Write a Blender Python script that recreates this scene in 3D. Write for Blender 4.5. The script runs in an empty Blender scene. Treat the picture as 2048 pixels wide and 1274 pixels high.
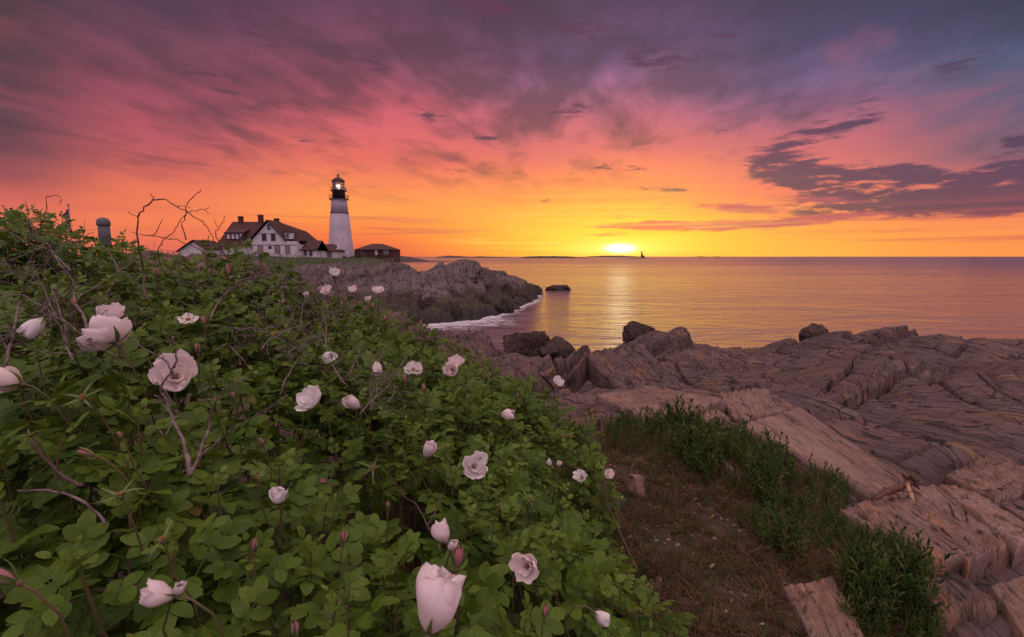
import bpy, bmesh, math, random
import numpy as np
from mathutils import Vector, Matrix
R = math.radians
sc = bpy.context.scene
COL = sc.collection

# ---------------------------------------------------------------- camera
TH = R(7.07); F = 1000.0; EYE = 8.0          # pitch, focal length in px of the 2048 px wide photo, eye height over the sea
cd = bpy.data.cameras.new('camera'); cam = bpy.data.objects.new('camera', cd); COL.objects.link(cam)
cam.location = (0, 0, EYE); cam.rotation_euler = (R(90) - TH, 0, 0)
cd.sensor_width = 36; cd.lens = 36 * F / 2048; cd.clip_start = .02; cd.clip_end = 60000
cd.dof.use_dof = True; cd.dof.focus_distance = 3.0; cd.dof.aperture_fstop = 13
sc.camera = cam

def P(px, py, Y):
    """the world point seen at pixel (px,py) of the photo at depth Y"""
    u = (px - 1024) / F; v = (637 - py) / F
    k = Y / (math.cos(TH) + v * math.sin(TH))
    return Vector((u * k, Y, EYE + k * (v * math.cos(TH) - math.sin(TH))))
def azel(px, py):
    p = P(px, py, 1.0) - Vector((0, 0, EYE))
    return math.atan2(p.x, p.y), math.atan2(p.z, math.hypot(p.x, p.y))
def lin(c):
    c /= 255.0
    return c / 12.92 if c <= .04045 else ((c + .055) / 1.055) ** 2.4
def S(r, g, b, k=1.0): return (lin(r) * k, lin(g) * k, lin(b) * k, 1)

# ---------------------------------------------------------------- node expressions
class E:
    """tiny expression wrapper round a float socket"""
    def __init__(s, nt, v): s.nt, s.v = nt, v
    def _m(s, op, *a, clamp=False):
        n = s.nt.nodes.new('ShaderNodeMath'); n.operation = op; n.use_clamp = clamp
        for i, x in enumerate((s,) + a):
            if isinstance(x, E): x = x.v
            if isinstance(x, (int, float)): n.inputs[i].default_value = x
            else: s.nt.links.new(x, n.inputs[i])
        return E(s.nt, n.outputs[0])
    def __add__(s, o): return s._m('ADD', o)
    def __radd__(s, o): return s._m('ADD', o)
    def __sub__(s, o): return s._m('SUBTRACT', o)
    def __rsub__(s, o): return (s * -1) + o
    def __mul__(s, o): return s._m('MULTIPLY', o)
    def __rmul__(s, o): return s._m('MULTIPLY', o)
    def __truediv__(s, o): return s._m('DIVIDE', o)
    def __pow__(s, o): return s._m('POWER', o)
    def abs(s): return s._m('ABSOLUTE')
    def clamp(s): return s._m('ADD', 0.0, clamp=True)
    def max(s, o): return s._m('MAXIMUM', o)
    def min(s, o): return s._m('MINIMUM', o)
    def sin(s): return s._m('SINE')
    def frac(s): return s._m('FRACT')
    def exp(s): return s._m('EXPONENT')
    def step(s, a, b, smooth=True):
        n = s.nt.nodes.new('ShaderNodeMapRange'); n.interpolation_type = 'SMOOTHSTEP' if smooth else 'LINEAR'
        s.nt.links.new(s.v, n.inputs[0]); n.inputs[1].default_value = a; n.inputs[2].default_value = b
        return E(s.nt, n.outputs[0])
def xyz(nt, vec):
    n = nt.nodes.new('ShaderNodeSeparateXYZ'); nt.links.new(vec, n.inputs[0])
    return [E(nt, o) for o in n.outputs]
def vec(nt, x, y, z=0.0):
    n = nt.nodes.new('ShaderNodeCombineXYZ')
    for i, a in enumerate((x, y, z)):
        if isinstance(a, E): nt.links.new(a.v, n.inputs[i])
        else: n.inputs[i].default_value = a
    return n.outputs[0]
def noise(nt, v, scale, detail=4, rough=.55, dist=0.0, lac=2.0):
    n = nt.nodes.new('ShaderNodeTexNoise'); nt.links.new(v, n.inputs['Vector'])
    n.inputs['Scale'].default_value = scale; n.inputs['Detail'].default_value = detail
    n.inputs['Roughness'].default_value = rough; n.inputs['Distortion'].default_value = dist
    n.inputs['Lacunarity'].default_value = lac
    return E(nt, n.outputs['Fac'])
def mixc(nt, f, a, b, mode='MIX'):
    n = nt.nodes.new('ShaderNodeMix'); n.data_type = 'RGBA'; n.blend_type = mode; n.clamp_factor = True
    for i, x in ((0, f), (6, a), (7, b)):
        if isinstance(x, E): x = x.v
        if isinstance(x, (int, float, tuple)): n.inputs[i].default_value = x
        else: nt.links.new(x, n.inputs[i])
    return n.outputs[2]
def ramp(nt, f, stops):
    n = nt.nodes.new('ShaderNodeValToRGB'); nt.links.new(f.v, n.inputs[0]); e = n.color_ramp.elements
    stops = sorted(stops, key=lambda s: s[0])
    e[0].position, e[0].color = stops[0]; e[1].position, e[1].color = stops[-1]
    for p, c in stops[1:-1]:
        k = e.new(p); k.color = c
    return n.outputs[0]

# ---------------------------------------------------------------- sky
SUN_AZ, SUN_EL = azel(1240, 494)
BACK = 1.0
world = bpy.data.worlds.new("World"); sc.world = world; world.use_nodes = True
def build_sky():
    nt = world.node_tree; nt.nodes.clear()
    out = nt.nodes.new('ShaderNodeOutputWorld'); bg = nt.nodes.new('ShaderNodeBackground'); nt.links.new(bg.outputs[0], out.inputs[0])
    tc = nt.nodes.new('ShaderNodeTexCoord')
    x, y, z = xyz(nt, tc.outputs['Generated'])
    r = (x * x + y * y)._m('SQRT')
    az = x._m('ARCTAN2', y); el = z._m('ARCTAN2', r)
    EM = R(30)
    # soft warp so the colour bands are not ruler straight
    wv = vec(nt, az * 1.5, el * 5)
    wn = noise(nt, wv, 1.6, 5, .6) - .5
    elw = el + wn * el.max(0).min(.35) * .35
    t = (elw / EM).clamp()
    cols = {
     0:    [(513,(222,112,90)),(450,(226,112,90)),(400,(214,98,90)),(350,(150,70,82)),(300,(112,60,76)),(230,(98,56,72)),(130,(86,52,68)),(0,(66,48,60))],
     300:  [(505,(222,105,90)),(440,(240,122,82)),(380,(232,112,84)),(325,(200,88,90)),(260,(172,76,92)),(180,(148,68,88)),(100,(118,62,84)),(0,(84,54,74))],
     700:  [(505,(226,94,74)),(465,(242,120,68)),(420,(252,150,72)),(370,(248,132,80)),(320,(226,102,88)),(250,(212,92,102)),(180,(180,80,100)),(100,(132,68,96)),(0,(98,58,82))],
     1240: [(508,(255,182,62)),(480,(255,188,58)),(440,(255,178,62)),(400,(255,154,72)),(350,(248,132,86)),(300,(220,108,104)),(230,(190,98,120)),(160,(160,102,142)),(100,(108,74,114)),(0,(84,58,86))],
     1600: [(508,(255,178,76)),(470,(255,164,76)),(420,(250,138,84)),(370,(236,116,96)),(300,(196,98,110)),(220,(146,88,122)),(150,(112,86,128)),(80,(76,66,104)),(0,(68,58,90))],
     2048: [(513,(250,150,80)),(470,(248,146,82)),(420,(238,124,88)),(350,(188,94,106)),(300,(124,82,106)),(200,(92,80,112)),(100,(72,82,116)),(0,(46,50,80))],
    }
    keys = sorted(cols); last = None
    for k in keys:
        st = []
        for py, c in cols[k]:
            st.append((max(0.0, min(.98, azel(k, py)[1] / EM)), S(*c)))
        st.append((1.0, S(74, 60, 88)))
        c = ramp(nt, t, st)
        if last is None: last = c
        else:
            a0, a1 = azel(kp, 400)[0], azel(k, 400)[0]
            last = mixc(nt, (az + wn * .12).step(a0, a1, True), last, c)
        kp = k
    # high streaky cloud, drawn out along the line towards the sun, on a flat cloud deck
    d = z.max(0) + .09
    pxx, pyy = x / d, y / d
    sx, sy = math.sin(SUN_AZ), math.cos(SUN_AZ)
    al = pxx * sx + pyy * sy; ac = pxx * sy - pyy * sx
    s1 = noise(nt, vec(nt, ac * 1.0, al * .32, 1.3), 1.5, 6, .55, .6)
    s2 = noise(nt, vec(nt, ac * 1.0, al * .8, 7.7), .7, 4, .5, .3)
    s3 = noise(nt, vec(nt, az * 2.2, el * 6, 3.1), 1.7, 5, .6, .4)
    s4 = noise(nt, vec(nt, ac * 1.0, al * .55, 5.5), 4.2, 6, .6, .4)
    hi = el.step(R(3), R(12))
    hi2 = el.step(R(7), R(21))
    f = hi2 * .13 + ((s1 - .5) * 1.5 + (s2 - .5) * 1.1 + (s3 - .5) * .9 + (s4 - .5) * 1.25) * hi
    base = mixc(nt, (f * 2.2 + .14 * hi).clamp() * .72, last, mixc(nt, az.step(R(-10), R(40)), S(74, 46, 62), S(62, 54, 84)))
    lite = mixc(nt, (f * -1.5 - .08).clamp() * .55, base, mixc(nt, .5, last, S(226, 104, 108)))
    # individual darker cloud patches
    def blobs(lst):
        m = None
        for (bx, by, wx, wy, tilt, k) in lst:
            a0, e0 = azel(bx, by); sa = abs(azel(bx + wx, by)[0] - azel(bx - wx, by)[0]) / 2; se = abs(azel(bx, by + wy)[1] - azel(bx, by - wy)[1]) / 2
            da = az - a0; de = (el - e0) + da * tilt
            g = ((da / sa) * (da / sa) + (de / se) * (de / se)) * -1
            g = g.exp() * k
            m = g if m is None else m + g
        return m
    n1 = noise(nt, vec(nt, az * 1.0, el * 4.2, .4), 7.5, 7, .62, .25) - .5
    n2 = noise(nt, vec(nt, az * 1.0, el * 5.0, 9.1), 22, 5, .6, .2) - .5
    bm = blobs([(1860,396,280,34,-.03,1.5),(1640,350,140,32,.18,1.3),(1760,365,160,30,.05,1.1),(2048,365,80,56,0,1.3),(1130,215,90,30,.1,.5),(760,130,90,30,.2,.45),(420,160,120,36,.3,.5),(520,60,150,40,.2,.5),(1300,120,120,30,.1,.5),(1180,60,120,30,0,.5),(1500,50,160,40,0,.5),(1700,235,90,40,-.15,.62),(1600,280,110,22,-.1,.5),
                (2060,275,60,18,0,.8),(870,222,70,28,0,.62),(975,274,45,12,0,.75),(620,280,40,10,0,.6),(970,20,90,34,0,.75),(1930,110,150,50,-.1,.45),
                (910,345,45,9,0,.6),(1230,335,80,16,.1,.55),(1330,380,120,12,.05,.6),(1450,250,70,30,-.2,.45),(1085,405,40,14,0,.5)])
    cl = (bm.min(1.0) * 1.12 + n1 * 3.0 + n2 * 2.2 - .38).step(.05, .6)
    gate = bm.step(.12, .5)
    dark = mixc(nt, (az).step(R(-5), R(32)), S(92, 48, 72), S(78, 46, 84))
    c1 = mixc(nt, cl * gate * .95, lite, dark)
    # magenta shelf clouds under the bank and in front of the glow
    bm2 = blobs([(1450,452,210,13,.0,1.1),(1300,452,120,9,0,.9),(1450,415,190,12,.04,.85),(1330,385,90,9,0,.6),(1700,432,160,9,0,.7),(1600,395,120,12,.1,.7),(1210,470,60,5,0,.5),(1240,432,40,7,0,.5)])
    n3 = noise(nt, vec(nt, az * 1.0, el * 6.0, 4.4), 11, 7, .62, .2) - .5
    cl2 = (bm2 + n3 * 2.6 + n2 * .8 - .12).step(.2, .9)
    c2 = mixc(nt, cl2 * bm2.step(.1, .45) * .9, c1, mixc(nt, az.step(R(8), R(30)), S(214, 84, 92), S(176, 78, 98)))
    # thin level streaks low over the sea
    n4 = noise(nt, vec(nt, az * 1.4, el * 46.0, 2.2), 2.0, 6, .6, .25)
    low = el.step(R(.6), R(1.6)) * (1 - el.step(R(3.2), R(6.0)))
    leftm = 1 - (az - SUN_AZ).abs().step(R(30), R(60)) * .6
    c3 = mixc(nt, n4.step(.5, .72) * low * leftm * .62, c2, mixc(nt, (az - SUN_AZ).abs().step(R(4), R(28)), S(240, 140, 70), S(176, 74, 90)))
    c3 = mixc(nt, n4.step(.5, .3) * low * (1 - (az - SUN_AZ).abs().step(R(8), R(24))) * .55, c3, S(255, 232, 110))
    # glow round the sun low in the cloud
    da = az - SUN_AZ; de = el - R(.9)
    g1 = ((da / R(5.5)) * (da / R(5.5)) + (de / R(1.05)) * (de / R(1.05))) * -1
    g2 = ((da / R(1.2)) * (da / R(1.2)) + (de / R(.36)) * (de / R(.36))) * -1
    g3 = ((da / R(13)) * (da / R(13)) + ((el - R(1.2)) / R(4.5)) * ((el - R(1.2)) / R(4.5))) * -1
    c4 = mixc(nt, g3.exp() * (n4.step(.42, .6) * .5 + .22) * (1 - cl2 * bm2.step(.1, .45)), c3, S(255, 226, 84))
    c4 = mixc(nt, g1.exp() * .85, c4, S(255, 244, 120))
    c4 = mixc(nt, g2.exp() * .9, c4, S(255, 250, 205, 5.0))
    # sky overhead and behind the photographer: brightened lavender pink as unseen fill for the foreground
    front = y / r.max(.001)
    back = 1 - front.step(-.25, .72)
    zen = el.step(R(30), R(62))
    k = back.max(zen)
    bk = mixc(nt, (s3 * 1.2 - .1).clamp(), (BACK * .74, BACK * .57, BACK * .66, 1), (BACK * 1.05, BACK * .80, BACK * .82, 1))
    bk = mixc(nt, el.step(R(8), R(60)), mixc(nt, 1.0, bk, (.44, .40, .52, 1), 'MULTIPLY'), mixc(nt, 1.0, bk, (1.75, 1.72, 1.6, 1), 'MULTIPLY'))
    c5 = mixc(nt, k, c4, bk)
    # physical sky underneath, very weak at this hour
    sky = nt.nodes.new('ShaderNodeTexSky'); sky.sky_type = 'NISHITA'; sky.sun_disc = False
    sky.sun_elevation = max(SUN_EL, R(1)); sky.sun_rotation = SUN_AZ
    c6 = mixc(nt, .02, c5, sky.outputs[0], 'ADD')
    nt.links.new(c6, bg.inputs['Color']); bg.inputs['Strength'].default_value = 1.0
build_sky()
sl = bpy.data.lights.new('sun', 'SUN'); sun = bpy.data.objects.new('sun', sl); COL.objects.link(sun)
sl.energy = .05; sl.angle = R(60); sl.color = (1, .5, .24)
sd = Vector((math.sin(SUN_AZ) * math.cos(R(4)), math.cos(SUN_AZ) * math.cos(R(4)), math.sin(R(4))))
sun.rotation_euler = sd.to_track_quat('Z', 'Y').to_euler()
sc.view_settings.view_transform = 'Standard'; sc.view_settings.look = 'None'; sc.view_settings.exposure = 0; sc.view_settings.gamma = 1
sc.render.engine = 'CYCLES'; sc.cycles.max_bounces = 6; sc.cycles.diffuse_bounces = 2; sc.cycles.transparent_max_bounces = 8
sc.cycles.sample_clamp_indirect = 4; sc.cycles.use_denoising = True

# ---------------------------------------------------------------- helpers
def tag(o, label=None, cat=None, group=None, kind=None):
    if label: o['label'] = label
    if cat: o['category'] = cat
    if group: o['group'] = group
    if kind: o['kind'] = kind
    return o
def empty(name, loc=(0, 0, 0), rz=0.0):
    o = bpy.data.objects.new(name, None); COL.objects.link(o); o.location = loc; o.rotation_euler = (0, 0, rz)
    o.empty_display_size = .1
    return o
def link(name, me, mat, parent=None, smooth=False):
    o = bpy.data.objects.new(name, me); COL.objects.link(o)
    for m in (mat if isinstance(mat, (list, tuple)) else [mat]): me.materials.append(m)
    if smooth: me.shade_smooth()
    if parent is not None:
        o.parent = parent
        o.matrix_parent_inverse = Matrix.Translation(parent.location).inverted() if parent.type == 'EMPTY' and parent.parent is None else Matrix.Identity(4)
    return o
def np_mesh(name, V, Fc, uv=None, attrs=None):
    """mesh from numpy arrays: V (n,3), Fc (m,k) with one k"""
    me = bpy.data.meshes.new(name); n, (m, k) = len(V), Fc.shape
    me.vertices.add(n); me.vertices.foreach_set('co', np.ascontiguousarray(V, np.float32).ravel())
    me.loops.add(m * k); me.loops.foreach_set('vertex_index', np.ascontiguousarray(Fc, np.int32).ravel())
    me.polygons.add(m); me.polygons.foreach_set('loop_start', np.arange(m, dtype=np.int32) * k)
    if uv is not None:
        l = me.uv_layers.new(name='UVMap'); l.data.foreach_set('uv', np.ascontiguousarray(uv[Fc.ravel()], np.float32).ravel())
    for nm, a in (attrs or {}).items():
        at = me.attributes.new(nm, 'FLOAT', 'POINT'); at.data.foreach_set('value', np.ascontiguousarray(a, np.float32))
    me.update(calc_edges=True); me.validate()
    return me
class MB:
    """collects boxes, prisms, tubes and lathes; build() links them as one mesh object"""
    def __init__(s): s.v = []; s.f = []
    def add(s, vs, fs):
        b = len(s.v); s.v += [tuple(v) for v in vs]; s.f += [tuple(i + b for i in f) for f in fs]; return s
    def box(s, x0, x1, y0, y1, z0, z1):
        return s.add([(x0,y0,z0),(x1,y0,z0),(x1,y1,z0),(x0,y1,z0),(x0,y0,z1),(x1,y0,z1),(x1,y1,z1),(x0,y1,z1)],
                     [(0,3,2,1),(4,5,6,7),(0,1,5,4),(1,2,6,5),(2,3,7,6),(3,0,4,7)])
    def slab(s, pts, d):
        """polygon pts extruded by vector d"""
        n = len(pts); d = Vector(d); vs = [Vector(p) for p in pts] + [Vector(p) + d for p in pts]
        return s.add(vs, [tuple(range(n))[::-1], tuple(range(n, 2 * n))] + [(i, (i + 1) % n, n + (i + 1) % n, n + i) for i in range(n)])
    def lathe(s, c, prof, n=24):
        vs = []; fs = []
        for r, z in prof:
            for i in range(n): a = 2 * math.pi * i / n; vs.append((c[0] + r * math.cos(a), c[1] + r * math.sin(a), c[2] + z))
        for j in range(len(prof) - 1):
            for i in range(n): k = (i + 1) % n; fs.append((j*n+i, j*n+k, (j+1)*n+k, (j+1)*n+i))
        fs.append(tuple(range(n))[::-1]); fs.append(tuple((len(prof)-1)*n + i for i in range(n)))
        return s.add(vs, fs)
    def tube(s, pts, rad, n=5):
        pts = [Vector(p) for p in pts]; m = len(pts); vs = []; fs = []
        if not isinstance(rad, (list, tuple)): rad = [rad] * m
        ref = Vector((.31, .22, .93))
        for j, p in enumerate(pts):
            t = (pts[min(j + 1, m - 1)] - pts[max(j - 1, 0)])
            t = t.normalized() if t.length > 1e-9 else Vector((0, 0, 1))
            a = t.cross(ref); a = a.normalized() if a.length > 1e-4 else t.orthogonal().normalized(); b = t.cross(a)
            for i in range(n):
                q = 2 * math.pi * i / n; vs.append(p + (a * math.cos(q) + b * math.sin(q)) * rad[j])
        for j in range(m - 1):
            for i in range(n): k = (i + 1) % n; fs.append((j*n+i, j*n+k, (j+1)*n+k, (j+1)*n+i))
        fs.append(tuple(range(n))[::-1]); fs.append(tuple((m-1)*n + i for i in range(n)))
        return s.add(vs, fs)
    def build(s, name, mat, parent=None, smooth=False):
        me = bpy.data.meshes.new(name); me.from_pydata(s.v, [], s.f); me.update()
        return link(name, me, mat, parent, smooth)
# vectorised gradient noise
def _h(ix, iy, iz, sd):
    h = (ix * 374761393 + iy * 668265263 + iz * 2147483647 + sd * 974634777) & 0xffffffff
    h = ((h ^ (h >> 13)) * 1274126177) & 0xffffffff; h = ((h ^ (h >> 16)) * 2246822519) & 0xffffffff
    return (h ^ (h >> 15)) & 0xffffffff
def hash01(ix, iy=0, iz=0, sd=0):
    ix = np.asarray(ix).astype(np.int64); iy = np.asarray(iy).astype(np.int64); iz = np.asarray(iz).astype(np.int64)
    return _h(ix, iy, iz, sd) / 4294967296.0
def gn(x, y, sd=0):
    x = np.asarray(x, float); y = np.asarray(y, float); ix = np.floor(x).astype(np.int64); iy = np.floor(y).astype(np.int64)
    fx, fy = x - ix, y - iy; u = fx*fx*fx*(fx*(fx*6-15)+10); w = fy*fy*fy*(fy*(fy*6-15)+10)
    def g(dx, dy):
        a = hash01(ix + dx, iy + dy, 0, sd) * 2 * math.pi
        return np.cos(a) * (fx - dx) + np.sin(a) * (fy - dy)
    return ((g(0,0)*(1-u)+g(1,0)*u)*(1-w) + (g(0,1)*(1-u)+g(1,1)*u)*w) * 1.4
def fbm(x, y, o=4, sd=0, g=.5):
    a, t, s_ = 1.0, 0, 1.0
    for i in range(o): t = t + a * gn(x * s_, y * s_, sd + i); a *= g; s_ *= 2.03
    return t
def sst(a, b, x): t = np.clip((x - a) / (b - a), 0, 1); return t * t * (3 - 2 * t)
def tps(pts, vals, lam=1e-4, c=.08):
    """smooth surface through scattered 2-D points"""
    pts = np.array(pts, float); n = len(pts); vals = np.array(vals, float)
    K = -np.sqrt(((pts[:, None] - pts[None]) ** 2).sum(-1) + c * c) + lam * np.eye(n)
    Pm = np.c_[np.ones(n), pts]; A = np.zeros((n + 3, n + 3)); A[:n, :n] = K; A[:n, n:] = Pm; A[n:, :n] = Pm.T
    w = np.linalg.solve(A, np.r_[vals, 0, 0, 0])
    def f(x, y):
        x = np.asarray(x, float); y = np.asarray(y, float); o = w[n] + w[n+1] * x + w[n+2] * y
        for i in range(n): o = o - w[i] * np.sqrt((x - pts[i, 0])**2 + (y - pts[i, 1])**2 + c * c)
        return o
    return f
# ---------------------------------------------------------------- materials
def newmat(name):
    m = bpy.data.materials.new(name); m.use_nodes = True; nt = m.node_tree
    b = nt.nodes['Principled BSDF']; return m, nt, b
def bump(nt, b, h, strength=.4, dist=.02):
    n = nt.nodes.new('ShaderNodeBump'); nt.links.new(h.v, n.inputs['Height']); n.inputs['Strength'].default_value = strength
    n.inputs['Distance'].default_value = dist; nt.links.new(n.outputs[0], b.inputs['Normal']); return n
def simple(name, c, rough=.7, var=.15, scale=3.0, bd=.0, metal=0.0, c2=None):
    m, nt, b = newmat(name); g = nt.nodes.new('ShaderNodeNewGeometry')
    n = noise(nt, g.outputs['Position'], scale, 5, .6)
    c4 = (*c, 1); d4 = (*c2, 1) if c2 else tuple(v * (1 - var) for v in c) + (1,)
    nt.links.new(mixc(nt, n.step(.35, .68), c4, d4), b.inputs['Base Color']); b.inputs['Roughness'].default_value = rough
    b.inputs['Metallic'].default_value = metal
    if bd: bump(nt, b, noise(nt, g.outputs['Position'], scale * 6, 4), .5, bd)
    return m
# ================================================================ rock material
STX, STY = -.2, .98
def rock_mat(name, base, light, rust, grain=1.0, crk=1.0, own=False, wetz=None, algae=None, soil=False, bs=.6, bd=.03):
    m, nt, b = newmat(name)
    g = nt.nodes.new('ShaderNodeNewGeometry'); x, y, z = xyz(nt, g.outputs['Position'])
    c = x * STY - y * STX; s = x * STX + y * STY
    if own:
        a1 = nt.nodes.new('ShaderNodeAttribute'); a1.attribute_name = 'along'; a2 = nt.nodes.new('ShaderNodeAttribute'); a2.attribute_name = 'across'
        s = E(nt, a1.outputs['Fac']) * 1.0; c = E(nt, a2.outputs['Fac'])
    wob = noise(nt, g.outputs['Position'], .8 * grain, 3) - .5
    gv = vec(nt, (c + wob * .05) * 1.0, s * .16, z * 1.0)
    n1 = noise(nt, gv, 7 * grain, 8, .66, .1); n2 = noise(nt, gv, 34 * grain, 6, .65); n0 = noise(nt, g.outputs['Position'], .6 * grain, 5, .6)
    n3 = noise(nt, vec(nt, c, s * .35, z), 2.2 * grain, 6, .6, .12); n5 = noise(nt, g.outputs['Position'], 60 * grain, 4, .7)
    col = mixc(nt, n0.step(.3, .7), (*base, 1), (*light, 1))
    col = mixc(nt, n3.step(.5, .72) * .8, col, (*rust, 1))
    col = mixc(nt, n2.step(.56, .38) * .45, col, tuple(v * .55 for v in light) + (1,))
    col = mixc(nt, n2.step(.56, .7) * .5, col, tuple(min(1, v * 1.5) for v in light) + (1,))
    col = mixc(nt, n1.step(.46, .38) * .92 * n3.step(.72, .50), col, tuple(v * .22 for v in base) + (1,))     # dark seams in the bedding
    for sc_v, wd, kk in ((.7, .022, .9), (2.6, .03, .75)):
        vn = nt.nodes.new('ShaderNodeTexVoronoi'); vn.feature = 'DISTANCE_TO_EDGE'; nt.links.new(vec(nt, (c + wob * .03) * 2.2 * grain, ((s - c * .25) * .4 + wob * .1) * grain, z * grain * .5), vn.inputs['Vector'])
        vn.inputs['Scale'].default_value = sc_v; ve = E(nt, vn.outputs['Distance'])
        ck = ve.step(wd, wd * .2) * (n0 + n3 - .7).step(-.05, .3); col = mixc(nt, ck * kk * crk, col, tuple(v * .12 for v in base) + (1,)); cracks = ck if sc_v < 1 else cracks + ck * .5
    col = mixc(nt, n5.step(.62, .72) * .5, col, tuple(min(1, v * 1.7) for v in light) + (1,))  # lichen specks
    col = mixc(nt, n5.step(.4, .28) * .55, col, tuple(v * .45 for v in base) + (1,))
    rough = E(nt, n0.v) * .2 + .68
    if algae is not None:
        az_ = z + (n0 - .5) * 3.0
        col = mixc(nt, az_.step(algae[0], algae[1]) * .85, col, mixc(nt, n3.step(.45, .6), (.035, .022, .018, 1), (.05, .05, .014, 1)))
    if wetz is not None:
        wz = z + (n0 - .5) * 1.0
        w = wz.step(wetz[0], wetz[1])
        col = mixc(nt, w * .9, col, (.014, .010, .009, 1)); rough = rough - w * .35
    h = n1 * .6 + n2 * .3 + n3 * .5 + n5 * .12 - cracks * (.6 * crk)
    if soil:
        at = nt.nodes.new('ShaderNodeAttribute'); at.attribute_name = 'soil'; so = E(nt, at.outputs['Fac'])
        ns = noise(nt, g.outputs['Position'], 9, 6, .7); nb = noise(nt, g.outputs['Position'], 1.7, 4, .6)
        sc_ = mixc(nt, ns.step(.3, .7), (.022, .014, .010, 1), (.085, .050, .035, 1))
        sc_ = mixc(nt, nb.step(.5, .62) * .8, sc_, (.035, .042, .014, 1))
        ag = nt.nodes.new('ShaderNodeAttribute'); ag.attribute_name = 'grass'
        gc = mixc(nt, ns.step(.35, .65), (.020, .034, .010, 1), (.06, .075, .022, 1))
        f = (so + (n0 - .5) * .7 * (1 - (so - .5).abs() * 2)).step(.4, .6)
        col = mixc(nt, f, col, sc_); col = mixc(nt, E(nt, ag.outputs['Fac']), col, gc)
        h = h * (1 - f * .6) + ns * .6 * f
    nt.links.new(col, b.inputs['Base Color']); nt.links.new(rough.clamp().v, b.inputs['Roughness']); b.inputs['Specular IOR Level'].default_value = .25
    bump(nt, b, h, bs, bd)
    return m
M = {}
M['shore'] = rock_mat('shore_rock', (.072, .043, .046), (.150, .094, .093), (.24, .12, .06), 1.0, soil=True, bs=.65, bd=.05, wetz=(1.6, .6))
M['headland'] = rock_mat('headland_rock', (.10, .07, .07), (.20, .145, .145), (.15, .09, .07), .45, algae=(3.6, 2.2), wetz=(1.4, .5), soil=True, bs=.9, bd=.25)
M['slab'] = rock_mat('slab_rock', (.16, .092, .080), (.26, .168, .150), (.34, .165, .08), 1.5, crk=.3, own=True, bs=.55, bd=.025)
M['darkrock'] = rock_mat('wet_rock', (.055, .032, .028), (.085, .052, .045), (.07, .05, .02), .8, wetz=(1.2, .3), bs=.8, bd=.12)

def rocky(x, y, k=1.0, sd=0, w0=1.7):
    """stepped, tilted bedding plates with skewed cross joints"""
    c = x * STY - y * STX; s = x * STX + y * STY
    c = c + .10 * k * gn(x / (5*k), y / (5*k), sd + 3) + .015 * k * gn(x / (.9*k), y / (.9*k), sd + 9)
    s = s + .2 * k * gn(x / (3*k) + 7, y / (3*k), sd + 5) - .22 * c
    o = np.zeros_like(c)
    for j, (w, a, L, cw) in enumerate(((w0*2.9, .34, w0*4.2, .13), (w0, .24, w0*2.6, .07), (w0*.37, .12, w0*1.15, .035), (w0*.14, .045, w0*.5, .02))):
        w *= k; a *= k; L *= k; cw *= k
        t = c / w + 31.7 * j + .10 * gn(s / (L * 1.7), c / (w * 6), sd + 90 + j); i = np.floor(t); f = t - i
        sh = hash01(i, 0, 0, sd + j) * 7
        q = s / L + sh; si = np.floor(q); sf = q - si
        r = hash01(i, si, 0, sd + 11 + j); r2 = hash01(i, si, 0, sd + 51 + j); r3 = hash01(i, si, 0, sd + 81 + j)
        dc = np.minimum(f, 1 - f) * w / cw; ds = np.minimum(sf, 1 - sf) * L / cw
        crack = np.where(r3 > .25, np.minimum(dc, ds), dc).clip(0, 1)
        if j >= 2: a = a * (.25 + .9 * sst(-.15, .3, fbm(x / (1.6 * k), y / (1.6 * k), 2, sd + 130 + j)))
        o += a * ((f - .5) * (.5 + .8 * r2) + 1.1 * (r - .5) + (sf - .5) * ((r3 - .5) * .9 - (.9 if j == 0 else .35))) - a * .75 * (1 - crack)
    return o + k * .11 * fbm(x / (3.5*k), y / (3.5*k), 4, sd + 70)

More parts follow.
